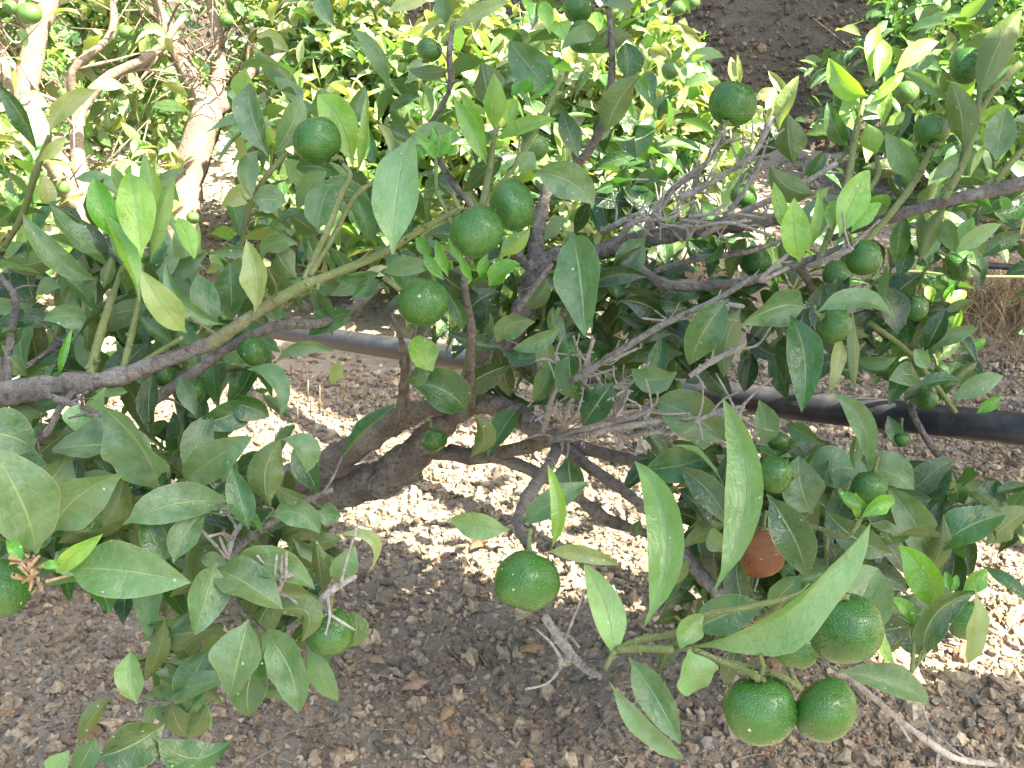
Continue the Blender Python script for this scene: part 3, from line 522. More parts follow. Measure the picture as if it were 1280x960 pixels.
 ('twig', SHOOT, [(1120,860,1.02,3),(1150,825,1.02,3),(1168,790,1.02,3)], 3),
 ('twig', SHOOT, [(1140,840,1.0,3),(1142,800,1.02,3),(1140,780,1.03,3)], 2),
 ('twig', BARK, [(284,708,.86,6),(300,682,.87,6),(330,660,.88,6),(372,632,.9,5),(415,612,.92,4)], 6),
 ('twig', DRY, [(284,700,.86,4),(292,670,.87,4),(302,655,.87,3)], 3),
 ('twig', DRY, [(345,745,.84,4),(355,725,.84,4),(366,718,.84,4)], 3),
 ('twig', DRY, [(392,760,.85,5),(412,740,.84,5),(445,720,.84,4)], 2),
 ('twig', BARK, [(330,790,.86,4),(300,760,.87,4),(280,720,.87,5)], 3),
 ('twig', BARK, [(165,872,.9,4),(200,880,.9,4),(238,868,.9,3)], 3),
 ('twig', BARK, [(290,770,.9,4),(230,790,.92,4),(185,830,.92,4),(168,880,.9,4)], 3),
 ('twig', DRY, [(1045,838,.92,3),(1080,862,.93,4),(1122,898,.95,4.5),(1165,930,.97,5),(1190,946,.98,5),(1245,956,1.0,4)], 3),
 ('twig', DRY, [(680,770,.98,6),(700,800,.97,7),(725,830,.95,6),(750,845,.9,4)], 1),
 ('twig', DRY, [(716,815,.96,5),(705,830,.95,4),(700,825,.94,3)], 1),
 ('twig', DRY, [(960,700,1.3,3),(930,720,1.28,3),(918,772,1.25,3)], 3),
]

# ------------------------------------------------------------------ build the near tree
tree_base = np.array(G(150, 708)); tree_base[2] = 0
near = empty('citrus_tree', tree_base)
tag(near, 'low spreading mandarin tree whose shaded branches, dusty leaves and green fruit fill the foreground', 'tree', 'citrus trees of the orchard')
tv, tf = tube([tree_base + [0, 0, -.05], tree_base + [0.0, 0, .06], tree_base + [.05, -.03, .16], P(200, 690, 2.06), P(300, 655, 1.9)], [.075, .062, .055, .045, .03], 12, 0.05)
mesh_obj('trunk', tv, tf, BARK, near)
bo = tube([tree_base + [.0, 0, .08], tree_base + [-.28, -.25, .3], P(-130, 610, 1.3), P(-70, 560, 1.12)], [.04, .034, .028, .02], 9, 0.05)
mesh_obj('branch', bo[0], bo[1], BARK, near)
tree_occ = []
for i, (nm, mt, pts, ns) in enumerate(BR):
    big = max(p[3] for p in pts)
    parts = [pxtube(pts, 18 if big > 12 else 8, 0.07 if mt is SHOOT else 0.13)] + spurs(pts, ns * (2 if mt is DRY else 1), 0.045 if mt is DRY else 0.03, i, 0.0013)
    # buds and scars along green shoots
    if mt in (SHOOT, DRY):
        rs = np.random.RandomState(i + 50); W_ = np.array([P(a, b, z) for a, b, z, r in pts])
        for _ in range(len(pts) * 2):
            k = rs.randint(len(W_) - 1); u = rs.rand(); p = W_[k] * (1 - u) + W_[k + 1] * u; q = nrm(rs.randn(3)); r = pts[k][3] * pts[k][2] / FPX
            parts.append(tube([p, p + q * (r * 1.5 + .001)], [r * .45, r * .3], 5, 0.2))
    V, F = join(parts); mesh_obj(nm, V, F, mt, near)
rs = np.random.RandomState(15)
for (x0, x1, y0, y1, z, n, dx, dy) in [(690,800,470,550,1.32,12,90,-60), (800,900,240,300,1.4,12,90,-70)]:
    for i in range(n):
        x, y = rs.uniform(x0, x1), rs.uniform(y0, y1); ex, ey = x + dx * rs.uniform(-.5, 1.2), y + dy * rs.uniform(-.3, 1.1); zz = z + rs.uniform(-.06, .08); pts = [(x, y, zz, 2.8), ((x + ex) / 2 + rs.randn() * 7, (y + ey) / 2 + rs.randn() * 7, zz - .02, 2.3), (ex, ey, zz - .03, 1.8)]
        V, F = join([pxtube(pts, 6, .15)] + spurs(pts, 3, .028, 900 + i, .0010)); mesh_obj('twig', V, F, DRY, near)
# sawn knot on the thick limb
kc = P(478, 606, 1.69); kd = nrm(CAM - kc + np.array([0, 0, -.3])); V, F = tube([kc - kd * .02, kc + kd * .006, kc + kd * .010, kc + kd * .006, kc + kd * .004], [.026, .0225, .019, .0165, .003], 14, 0.06)
mesh_obj('knot', V, F, BARK, near)

def inpoly(pt, poly):
    x, y = pt; c = False; j = len(poly) - 1
    for i in range(len(poly)):
        xi, yi = poly[i]; xj, yj = poly[j]
        if (yi > y) != (yj > y) and x < (xj - xi) * (y - yi) / (yj - yi) + xi: c = not c
        j = i
    return c
# ------------------------------------------------------------------ where the sun reaches (places kept open when leaves are scattered)
LITG = [[(345,540),(440,525),(520,550),(690,560),(850,620),(860,720),(820,755),(640,745),(520,690),(430,640)], [(170,470),(330,470),(400,545),(340,600),(180,560)], [(60,400),(170,400),(170,450),(60,450)], [(1095,790),(1150,735),(1230,690),(1285,740),(1290,800),(1240,790),(1210,835),(1170,800),(1120,845)]]
LIT = []
for poly in LITG:
    xs = [p[0] for p in poly]; ys = [p[1] for p in poly]; k = 0
    for _ in range(36 if poly is LITG[3] else 500):
        q = (R_.uniform(min(xs), max(xs)), R_.uniform(min(ys), max(ys)))
        if inpoly(q, poly): LIT.append(G(*q))
LITGROUND = np.array(LIT)
a1 = nrm(np.cross(S, [0, 0, 1.0])); a2 = np.cross(S, a1)
def sunxy(p): p = np.asarray(p); return np.stack([p @ a1, p @ a2], -1)
LG2 = sunxy(LITGROUND)
def near_lit(p, L2, r):
    q = sunxy(p); d = ((q[:, None] - L2[None]) ** 2).sum(-1).min(1); return d < r * r

# manual leaves
def leaf_frames(rows):
    B = []; T = []; SD = []; W_ = []; fo = []; ar = []; ti = []
    for (bx, by, tx, ty, w_, z, kind, bend, arch, roll, fold, dz) in rows:
        rr = random.Random(int(bx * 7 + by * 13 + tx))
        Lz = math.hypot(tx - bx, ty - by) * z / FPX; dzz = dz if dz is not None else rr.uniform(-.42, .42) * Lz
        b = P(bx, by, z + dzz * .5); t = P(tx, ty, z - dzz * .5); a = nrm(t - b); c = (b + t) / 2; v = nrm(CAM - c)
        s0 = nrm(np.cross(a, v)); n0 = np.cross(s0, a)
        ang = rad(max(-52, min(52, roll + rr.uniform(-30, 30)))); s1 = s0 * math.cos(ang) + n0 * math.sin(ang)
        d2 = np.array([tx - bx, ty - by], float); d2 /= np.linalg.norm(d2) + 1e-9; pr = np.array([-d2[1], d2[0]]) * bend * z / FPX
        Ln = np.linalg.norm(t - b)
        archv = RIGHT * pr[0] - UPV * pr[1] + n0 * (((arch + .04) if arch is not None else 0.09) * rr.uniform(.6, 1.5) * Ln)
        if kind == 'u' or (kind == 'y' and rr.random() < .15): s1 = -s1
        B.append(b); T.append(t); SD.append(s1); W_.append(w_ * z / FPX / math.cos(min(abs(ang), rad(55))) * 1.04); fo.append(rad((fold + 12) if fold is not None else rr.uniform(12, 36))); ar.append(archv)
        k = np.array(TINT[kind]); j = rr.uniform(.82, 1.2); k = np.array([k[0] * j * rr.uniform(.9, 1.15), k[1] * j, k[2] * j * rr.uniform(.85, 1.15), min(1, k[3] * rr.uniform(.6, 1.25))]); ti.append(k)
    return [np.array(x) for x in (B, T, SD, W_, fo, ar, ti)]
def scatter(poly, n, z0, z1, kinds, seed, l0=75, l1=130):
    rs = np.random.RandomState(seed); xs = [p[0] for p in poly]; ys = [p[1] for p in poly]; k = 0
    while k < n:
        x, y = rs.uniform(min(xs), max(xs)), rs.uniform(min(ys), max(ys))
        if not inpoly((x, y), poly): continue
        z = rs.uniform(z0, z1); a = rs.uniform(0, 6.283)
        if near_lit(np.array([P(x, y, z)]), LG2, .05)[0] and rs.rand() < .9: k += .34; continue
        d = np.array([math.cos(a), math.sin(a) * .7 + .45]); d /= np.linalg.norm(d); ln = rs.uniform(l0, l1) * .95 / z
        q = (x - d[0] * ln / 2, y - d[1] * ln / 2, x + d[0] * ln / 2, y + d[1] * ln / 2)
        LV.append((*q, ln * rs.uniform(.32, .46), z, rs.choice(list(kinds)), rs.uniform(-12, 12), rs.uniform(.03, .1), rs.uniform(-20, 20), None, None)); k += 1
N_HAND = len(LV)
scatter([(-10,540),(300,560),(430,650),(410,760),(320,790),(210,740),(100,690),(-10,690)], 60, .92, 1.15, 'ddgub', 91)
scatter([(180,770),(420,770),(395,880),(250,890),(120,940),(190,850)], 14, .9, 1.0, 'ddgu', 92)
scatter([(860,590),(900,610),(1180,625),(1250,700),(1160,800),(1010,800),(880,750)], 64, 1.15, 1.5, 'gbbgbu', 93)  # dark leaf kinds deepen the inner shade by colour
scatter([(-10,300),(330,300),(330,470),(-10,480)], 50, 1.1, 1.5, 'ddgub', 94)
scatter([(800,380),(1190,360),(1180,450),(900,430),(820,470)], 40, 1.25, 1.6, 'gbbbu', 95)
scatter([(560,330),(860,330),(840,500),(700,530),(600,480)], 34, 1.3, 1.6, 'gbbbu', 96)
scatter([(1060,150),(1285,150),(1285,320),(1060,320)], 40, 1.45, 1.8, 'gbbbu', 97)
NU, NV = 12, 6
order = sorted(range(len(LV)), key=lambda i: (i >= N_HAND) * 1e6 - (math.hypot(LV[i][0] - LV[i][2], LV[i][1] - LV[i][3]) * LV[i][4]))
big = [LV[i] for i in order[:100]]; small = [LV[i] for i in order[100:]]
for row in big:
    B, T, SD, W_, fo, ar, ti = leaf_frames([row]); V, F, uv, m = leaf_arrays(B, T, SD, W_, fo, ar, NU, NV, 0.16, R_.rand(1) * 6, R_.uniform(-.75, .75, 1))
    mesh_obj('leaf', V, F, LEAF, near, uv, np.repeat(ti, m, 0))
FOL = []                                                   # rows of (V, F, uv, tint) for the foliage mesh
B, T, SD, W_, fo, ar, ti = leaf_frames(small); V, F, uv, m = leaf_arrays(B, T, SD, W_, fo, ar, 8, 4, 0.12, R_.rand(len(small)) * 6, R_.uniform(-.9, .9, len(small)))
FOL.append((V, F, uv, np.repeat(ti, m, 0)))

def sprigs(O, D, nl, ln, size, tints, rs, droop=0.3, up=0.75, stem=True, nu=5, nv=2, dens=1.0, keep=None):
    """leafy shoots: nl leaves spiralling up each stem"""
    n = len(O); D = nrm(D); B = []; T = []; SD = []; W_ = []; fo = []; ar = []; ti = []
    ref = nrm(np.cross(D, nrm(rs.randn(n, 3)))); ref2 = np.cross(D, ref); st = []
    kk = list(tints[0]); own = rs.choice(kk, n, p=tints[1])
    for k in range(nl):
        az = k * 2.4 + rs.rand(n) * .8; f = (k + 1.0) / nl
        b = O + D * (ln * f)[:, None] if np.ndim(ln) else O + D * (ln * f)
        rd = ref * np.cos(az)[:, None] + ref2 * np.sin(az)[:, None]
        d = nrm(D * (0.35 + .5 * f) + rd * .85 + np.array([0, 0, -droop]) * rs.rand(n)[:, None] + rs.randn(n, 3) * .15)
        Lf = size * rs.uniform(.6, 1.15, n); t = b + d * Lf[:, None]
        nn = nrm(np.array([0, 0, up]) - rd * .2 + D * .35 + rs.randn(n, 3) * .5); s = nrm(np.cross(d, nn))
        B.append(b); T.append(t); SD.append(s); W_.append(Lf * rs.uniform(.36, .5, n)); fo.append(rs.uniform(.1, .5, n)); ar.append(np.array([0, 0, 1.0]) * (Lf * rs.uniform(.0, .14, n))[:, None] + nn * (Lf * .04)[:, None])
        c = np.array([TINT[x] for x in np.where(rs.rand(n) < .75, own, rs.choice(kk, n, p=tints[1]))]); c = c * rs.uniform(.8, 1.25, (n, 1)); c[:, 3] = np.clip(c[:, 3], 0, 1); ti.append(c)
    B, T, SD, W_, fo, ar, ti = [np.concatenate(x) for x in (B, T, SD, W_, fo, ar, ti)]
    if keep is not None:
        k = keep((B + T) / 2); B, T, SD, W_, fo, ar, ti = [x[k] for x in (B, T, SD, W_, fo, ar, ti)]
    V, F, uv, m = leaf_arrays(B, T, SD, W_, fo, ar, nu, nv, 0.08, rs.rand(len(B)) * 6, rs.uniform(-.9, .9, len(B))); TI = np.repeat(ti, m, 0)
    ok = keep(O + D * .06) if keep is not None else np.ones(n, bool)
    if stem:
        parts = [tube([O[i], O[i] + D[i] * (ln if np.ndim(ln) == 0 else ln[i])], [.0022, .0012], 4, 0.1) for i in range(n) if ok[i]]
        if parts: v2, f2 = join(parts)
        else: v2, f2 = np.zeros((0, 3)), np.zeros((0, 4), int); F = np.concatenate([F, f2 + len(V)]); V = np.concatenate([V, v2]); uv = np.concatenate([uv, np.full((len(v2), 2), .3)]); TI = np.concatenate([TI, np.tile((.10, .12, .05, .5), (len(v2), 1))])
    return V, F, uv, TI
def foliage_obj(name, rows, parent):
    V = []; F = []; U = []; T = []; o = 0
    for v, f, u, t in rows: V.append(v); F.append(f + o); U.append(u); T.append(t); o += len(v)
    return mesh_obj(name, np.concatenate(V), np.concatenate(F), LEAF, parent, np.concatenate(U), np.concatenate(T))

# inner foliage of the near tree: shoots in the depth of the crown
KEEP_CLEAR = [[(345,400),(560,425),(560,500),(500,520),(345,560)], [(330,640),(520,520),(700,560),(860,690),(830,800),(620,760),(430,660)], [(430,660),(760,740),(760,960),(300,960)], [(0,720),(200,770),(100,960),(0,960)],
              [(1195,340),(1280,340),(1280,640),(1230,560),(1210,430)], [(870,-10),(1040,-10),(1040,80),(980,120),(890,95)], [(1100,740),(1280,700),(1280,960),(1080,960),(880,900),(1080,830)], [(870,470),(1285,515),(1285,570),(1080,555),(880,520)], [(220,50),(300,50),(280,330),(210,330)], [(40,20),(100,20),(120,250),(60,250)]]
KEEP_CLEAR.append([(860,455),(1290,495),(1290,590),(1080,580),(870,545)])
def clearkeep(frac_lit):
    def f(c):
        d = c - CAM; z = d @ FWD; px = 640 + (d @ RIGHT) / z * FPX; py = 480 - (d @ UPV) / z * FPX
        k = np.ones(len(c), bool)
        for i in range(len(c)):
            for poly in KEEP_CLEAR:
                if inpoly((px[i], py[i]), poly): k[i] = False; break
        k &= c[:, 2] > .06
        k &= ~(near_lit(c, LG2, .035) & (R_.rand(len(c)) < frac_lit)); return k
    return f
def fill(x0, x1, y0, y1, z0, z1, n, tints, size=.075, seed=0, droop=.6, up=.7):
    rs = np.random.RandomState(seed); O = np.array([P(rs.uniform(x0, x1), rs.uniform(y0, y1), rs.uniform(z0, z1)) for _ in range(n)])
    D = rs.randn(n, 3) * [1, .7, .6] + [0, -.2, .35]; FOL.append(sprigs(O, D, 5, .10, size, tints, rs, droop, up, keep=clearkeep(.97), nu=6, nv=4))
DK = ('gdub', (.38, .10, .2, .32)); LT = ('gdymp', (.25, .35, .15, .15, .1))  # DK weighted to dark tints, painting the inner crown's shade
fill(800,1060,180,480,1.55,2.1,70,DK,.08,1); fill(1030,1230,120,500,1.5,2.1,80,DK,.08,2); fill(860,1150,560,760,1.35,1.75,46,DK,.08,3); fill(560,800,240,480,1.6,2.1,30,DK,.08,4)
fill(-40,330,250,480,1.2,1.7,44,LT,.07,5); fill(-30,330,560,690,1.0,1.3,34,DK,.075,6); fill(1150,1300,560,700,1.5,1.9,12,DK,.07,7); fill(480,860,0,240,1.5,2.1,30,LT,.075,8); fill(1040,1300,10,260,1.5,2.1,46,LT,.075,9); fill(1040,1200,300,500,1.7,2.2,26,DK,.08,10)
fill(870,1090,640,830,1.2,1.5,22,DK,.075,11); fill(100,330,780,960,.98,1.15,5,DK,.07,12); fill(580,880,330,530,1.4,1.8,34,DK,.08,13); fill(280,480,150,400,1.15,1.6,18,LT,.07,14); fill(-30,200,640,740,.9,1.05,8,DK,.07,15)
fill(480,860,190,400,1.5,2.0,34,DK,.08,16); fill(820,1260,150,500,1.45,2.0,50,DK,.08,17); fill(860,1160,540,700,1.3,1.7,22,DK,.08,18); fill(60,330,320,480,1.1,1.5,16,DK,.075,19); fill(1180,1310,225,330,1.7,2.4,16,DK,.08,20); fill(240,430,620,760,.92,1.05,9,DK,.07,21)
tag(foliage_obj('foliage', FOL, near), kind='stuff')
# withered blossom beside the cut-off fruit
rs = np.random.RandomState(3); parts = []
for i in range(16):
    a = P(rs.uniform(8, 66), rs.uniform(693, 740), .77); parts.append(tube([a, a + nrm(rs.randn(3) * [1, .5, 1]) * rs.uniform(.008, .02)], [.0016, .0010], 5, .3))
V, F = join(parts); mesh_obj('withered_blossom', V, F, bark_material('tan_petals', rgb(.30, .20, .10), rgb(.38, .27, .15), rgb(.2, .12, .06), 80, .5), near)

# ------------------------------------------------------------------ fruits
def fruit_mesh(r, axis, sq, mat, c, name='mandarin', nseg=28, nring=18):
    ax = nrm(axis); u = nrm(np.cross(ax, [0.3, .2, .9])); v = np.cross(ax, u)
    th = np.linspace(0.0, math.pi, nring + 1)[1:-1]; ph = np.arange(nseg) * 2 * math.pi / nseg
    rr = 1 - .10 * np.exp(-(th / .28) ** 2) - .05 * np.exp(-((math.pi - th) / .2) ** 2)
    V = [c + ax * r * sq * .88]
    V = np.concatenate([[c + ax * r * sq * .88]] + [c + (ax * math.cos(t) * sq * k + (np.cos(ph)[:, None] * u + np.sin(ph)[:, None] * v) * math.sin(t) * k) * r for t, k in zip(th, rr)] + [[c - ax * r * sq * .95]])
    rs = np.random.RandomState(int(abs(c[0]) * 1e4) % 9999); dv = V - c; un = dv / np.linalg.norm(dv, axis=1, keepdims=True)
    for _ in range(5): V = V + dv * (.022 * np.sin(un @ (rs.randn(3) * 2.2) + rs.rand() * 6))[:, None]
    F = []; m = len(th)
    for i in range(m - 1):
        for j in range(nseg): a = 1 + i * nseg + j; b = 1 + i * nseg + (j + 1) % nseg; F.append((a, a + nseg, b + nseg, b))
    last = len(V) - 1
    for j in range(0, nseg, 2):
        a, b, d = 1 + j, 1 + (j + 1) % nseg, 1 + (j + 2) % nseg; F.append((0, a, b, d)); o = 1 + (m - 1) * nseg; F.append((last, o + (j + 2) % nseg, o + (j + 1) % nseg, o + j))
    return mesh_obj(name, V, F, mat, None, loc=c)
def calyx_mesh(c, ax, r, parent):
    ax = nrm(ax); u = nrm(np.cross(ax, [0.3, .9, .2])); v = np.cross(ax, u); n = 20; ph = np.arange(n) * 2 * math.pi / n
    rad1 = r * (.20 + .07 * np.cos(ph * 5)); V = []
    for k, hgt in ((1.0, .90), (1.0, .955), (.45, .985), (.3, 1.02)):
        V.append(c + ax * r * hgt + (np.cos(ph)[:, None] * u + np.sin(ph)[:, None] * v) * (rad1 * k)[:, None])
    V = np.concatenate(V); F = [(i * n + j, i * n + (j + 1) % n, (i + 1) * n + (j + 1) % n, (i + 1) * n + j) for i in range(3) for j in range(n)]
    F += [(3 * n + j, 3 * n + j + 1, 3 * n + (19 - j - 1), 3 * n + (19 - j)) for j in range(9)]
    return mesh_obj('calyx', V, F, SHOOT, parent)
for k, (x, y, r, z, sd, lab, mt) in enumerate(FR):
    c = P(x, y, z); R0 = r * z / FPX; rs = np.random.RandomState(k)
    ax = RIGHT * sd[0] - UPV * sd[1]; ax = nrm(nrm(ax) + FWD * (-.35 if k in (23, 24, 19, 22) else rs.uniform(-.25, .35)))
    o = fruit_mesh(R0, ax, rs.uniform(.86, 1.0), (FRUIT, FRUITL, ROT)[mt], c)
    tag(o, lab, 'fruit', 'mandarins on the near tree')
    calyx_mesh(c, ax, R0, o)
    e = c + ax * R0 * .95; q = e + ax * max(.012, R0 * .5) + np.array([0, 0, .006]); V, F = tube([e, (e + q) / 2 + rs.randn(3) * .001, q], [.0024, .002, .0022], 7, .1); mesh_obj('stalk', V, F, SHOOT, o)

# ------------------------------------------------------------------ trees behind
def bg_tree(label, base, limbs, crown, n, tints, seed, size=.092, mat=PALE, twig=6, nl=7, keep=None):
    base = np.array(base); t = empty('citrus_tree', base); tag(t, label, 'tree', 'citrus trees of the orchard'); rs = np.random.RandomState(seed)
    first = True
    for pts in limbs:
        W_ = [np.array(p[:3]) for p in pts]; rr = [p[3] for p in pts]; parts = [tube(W_, rr, 10, .07)]
        if not first:
            for _ in range(twig):
                k = rs.randint(len(W_) - 1); u = rs.rand(); p = W_[k] * (1 - u) + W_[k + 1] * u; q = nrm(nrm(W_[k + 1] - W_[k]) * .6 + rs.randn(3) * .7); Ln = rs.uniform(.1, .32)
                e = p + q * Ln + rs.randn(3) * .04; parts.append(tube([p, p + q * Ln * .5 + rs.randn(3) * .02, e], [.006, .004, .002], 5, .15))
                for _ in range(3): parts.append(tube([p + (e - p) * rs.uniform(.3, .9), e + rs.randn(3) * .1], [.0028, .0012], 4, .2))
        V, F = join(parts); mesh_obj('trunk' if first else 'branch', V, F, mat, t); first = False
    rows = []; tot = sum(c[3] for c in crown)
    for (cx, cr, shell, wgt) in crown:
        m = int(n * wgt / tot); d = nrm(rs.randn(m, 3)); rr = rs.uniform(shell, 1, m) ** .6; O = np.array(cx) + d * np.array(cr) * rr[:, None]
        k = O[:, 2] > .08; O = O[k]; d = d[k]
        D = d + np.array([0, 0, .5]) + rs.randn(len(O), 3) * .5; rows.append(sprigs(O, D, nl, .13, size, tints, rs, .4, .8, keep=keep, nu=4, nv=2))
    foliage_obj('crown', rows, t); return t
def at(px, py, z, r): q = P(px, py, z); return (q[0], q[1], q[2], r * z / FPX)
def gat(px, z, r):
    q = P(px, 480, z); d = np.array([(px - 640) / FPX * z, math.hypot(z, 0), 0]); y = z * math.cos(PITCH) + .0; return (q[0], P(px, 340, z)[1], -.03, r * z / FPX)
BT = ('wmypdg', (.46, .22, .03, .09, .12, .08))  # mostly whitened tints, imitating overexposed leaves in full sun
def clear_bg(c):
    d = c - CAM; z = d @ FWD; px = 640 + (d @ RIGHT) / z * FPX; py = 480 - (d @ UPV) / z * FPX
    px = px + 14 * np.sin(py * .09) + R_.randn(len(c)) * 11; py = py + R_.randn(len(c)) * 10
    k = np.ones(len(c), bool)
    for i in range(len(c)):
        for poly in ([(835,-30),(1105,-30),(1098,30),(1040,80),(985,125),(900,110),(850,60)], [(165,-30),(290,-30),(335,110),(295,340),(190,340),(225,140)], [(30,0),(95,0),(140,270),(60,250)], [(1195,340),(1290,340),(1290,640),(1195,600)], [(450,5),(560,0),(560,45),(450,30)]):
            if inpoly((px[i], py[i]), poly): k[i] = False; break
    k &= ~near_lit(c, LG2, .06)
    k &= ~near_lit(c, TR2, .05)
    return k
zA, zB = 3.3, 3.5
TR2 = sunxy(np.array([np.array(P(a, b, z)) for a, b, z in [(225,300,3.5),(230,260,3.5),(238,215,3.5),(245,190,3.5),(255,160,3.5),(262,135,3.5),(225,280,3.5),(240,105,3.5),(212,45,3.5),(272,100,3.5),(110,290,3.3),(105,260,3.3),(90,230,3.3),(60,185,3.3),(40,140,3.3),(20,105,3.3),(38,80,3.3),(50,35,3.3),(300,110,3.5)]]))
bA = gat(120, zA, 24)
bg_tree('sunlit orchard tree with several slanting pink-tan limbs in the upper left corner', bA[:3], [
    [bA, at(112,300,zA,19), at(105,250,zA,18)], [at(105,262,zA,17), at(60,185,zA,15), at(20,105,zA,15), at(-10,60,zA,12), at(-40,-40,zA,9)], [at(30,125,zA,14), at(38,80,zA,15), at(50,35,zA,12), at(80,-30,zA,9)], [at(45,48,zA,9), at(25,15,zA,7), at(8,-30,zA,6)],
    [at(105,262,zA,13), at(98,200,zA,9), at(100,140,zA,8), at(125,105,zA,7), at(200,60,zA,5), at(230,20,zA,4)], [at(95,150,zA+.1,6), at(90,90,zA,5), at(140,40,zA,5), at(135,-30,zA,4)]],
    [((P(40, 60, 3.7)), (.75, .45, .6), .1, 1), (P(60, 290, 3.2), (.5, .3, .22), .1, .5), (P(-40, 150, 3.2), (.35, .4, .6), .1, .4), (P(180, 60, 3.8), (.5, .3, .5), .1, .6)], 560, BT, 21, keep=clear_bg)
bB = gat(222, zB, 26)
bg_tree('sunlit orchard tree with a thick pale forked trunk standing behind the upright young leaves', bB[:3], [
    [bB, at(225,300,zB,23), at(238,210,zB,21), at(262,135,zB,21)], [at(258,150,zB,16), at(240,105,zB,13), at(212,45,zB,11), at(185,-10,zB,9), at(170,-60,zB,7)], [at(265,140,zB,15), at(272,100,zB,9), at(275,60,zB,7), at(262,0,zB,6)],
    [at(262,140,zB,13), at(290,122,zB,10), at(305,100,zB,7), at(345,70,zB,6), at(420,80,zB,4)], [at(330,290,zB+.2,10), at(325,220,zB+.2,11), at(300,150,zB+.2,11), at(285,120,zB+.1,9), at(275,70,zB,7)], [at(215,50,zB,6), at(190,75,zB,6), at(130,100,zB,6)]],
    [(P(330, 30, 3.7), (.6, .45, .45), .1, 1), (P(400, 110, 3.4), (.35, .3, .35), .1, .6), (P(180, 20, 4.0), (.5, .3, .4), .1, .5), (P(400, 230, 3.3), (.5, .35, .22), .1, .5)], 560, BT, 22, keep=clear_bg)
zC = 3.5; bC = gat(610, zC, 18)
bg_tree('bushy overexposed orchard tree in full sun behind the centre of the picture', bC[:3], [[bC, at(612,260,zC,14), at(605,200,zC,12)], [at(606,210,zC,9), at(560,130,zC,7), at(500,90,zC,5)], [at(606,210,zC,9), at(660,120,zC,7), at(720,60,zC,5)], [at(606,215,zC,9), at(760,190,zC,6), at(830,150,zC,4)]],
    [(P(600, 160, 3.5), (.62, .4, .34), .1, 1), (P(800, 160, 3.3), (.28, .3, .33), .1, .6), (P(470, 110, 3.5), (.35, .3, .34), .1, .6), (P(640, 250, 3.2), (.6, .4, .22), .1, .5)], 1050, BT, 23, keep=clear_bg, twig=6)
zD = 4.6; bD = gat(1190, zD, 14)
bg_tree('bright green orchard tree with slender upright leaves in the top right corner', bD[:3], [[bD, at(1190,200,zD,10), at(1190,120,zD,9)], [at(1190,130,zD,7), at(1120,60,zD,4)], [at(1190,130,zD,7), at(1260,40,zD,4)]],
    [(P(1200, 60, 4.6), (.62, .5, .5), .1, 1), (P(1260, 150, 4.2), (.4, .4, .4), .1, .5)], 620, ('mdgyw', (.36, .22, .2, .12, .1)), 24, size=.095, mat=BARK, keep=clear_bg)
zE = 5.6; bE = gat(150, zE, 14)
bg_tree('distant orchard tree seen as dense leaves between the pale limbs on the left', bE[:3], [[bE, at(150,220,zE,10), at(150,160,zE,9)], [at(150,170,zE,7), at(80,80,zE,4)], [at(150,170,zE,7), at(230,90,zE,4)]], [(P(150, 110, 5.6), (1.5, .6, .75), .1, 1), (P(200, 210, 5.0), (1.2, .5, .4), .1, .5)], 800, ('gdym', (.3, .3, .2, .2)), 25, mat=BARK, keep=None)
zF = 5.8; bF = gat(430, zF, 14)
bg_tree('far orchard tree glimpsed between the sunny foliage and the dark bank', bF[:3], [[bF, at(430,200,zF,10), at(430,140,zF,9)], [at(430,150,zF,7), at(380,60,zF,4)], [at(430,150,zF,7), at(480,70,zF,4)]], [(P(350, 70, 5.8), (.55, .5, .55), .1, 1), (P(640, 130, 5.4), (.8, .4, .35), .1, .6)], 480, ('gdym', (.3, .3, .2, .2)), 26, mat=BARK, keep=clear_bg)
for (x, y, r, z, lab) in [(37,17,15,3.1,'round sunlit mandarin in front of the slanting pale limb in the top left corner'), (158,40,10,3.3,'small sunlit mandarin hanging between the two pale-limbed trees'), (28,203,11,3.1,'small mandarin left of the lowest slanting pale limb'), (79,234,9,3.2,'tiny mandarin just under the lowest slanting pale limb'),
        (12,8,9,3.2,'tiny mandarin in the very top left corner beside a larger sunlit one'), (80,118,9,3.4,'tiny shaded mandarin between pale limbs beside a folded sunlit leaf'), (283,25,9,3.4,'tiny sunlit mandarin right of the forked pale trunk'), (241,272,8,3.4,'tiny mandarin low beside the pale forked trunk'), (130,222,8,3.4,'tiny pale mandarin behind the tip of the tall young leaf'),
        (631,90,9,3.2,'pale sunlit mandarin peeping out beside a flat grey-green leaf'), (668,184,18,2.6,'pale mandarin dappled with leaf shadows behind the young shoot'), (838,88,12,2.6,'sunlit mandarin hanging before the edge of the dark bank'), (829,131,12,2.6,'sunlit mandarin half covered by a pale leaf under the dark bank'), (848,10,10,2.8,'sunlit mandarin at the top edge before the dark bank'), (866,2,9,2.8,'mandarin cut by the top edge, rightmost of those before the dark bank'), (830,188,10,2.6,'pale mandarin above the bare crossing twigs')]:
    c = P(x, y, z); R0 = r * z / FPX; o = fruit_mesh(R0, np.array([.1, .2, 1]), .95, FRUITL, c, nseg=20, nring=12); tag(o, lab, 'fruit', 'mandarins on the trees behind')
    V, F = tube([c + [0, 0, R0 * .9], c + [.004, .004, R0 * 1.7]], [.003, .002], 6, .1); mesh_obj('stalk', V, F, SHOOT, o)

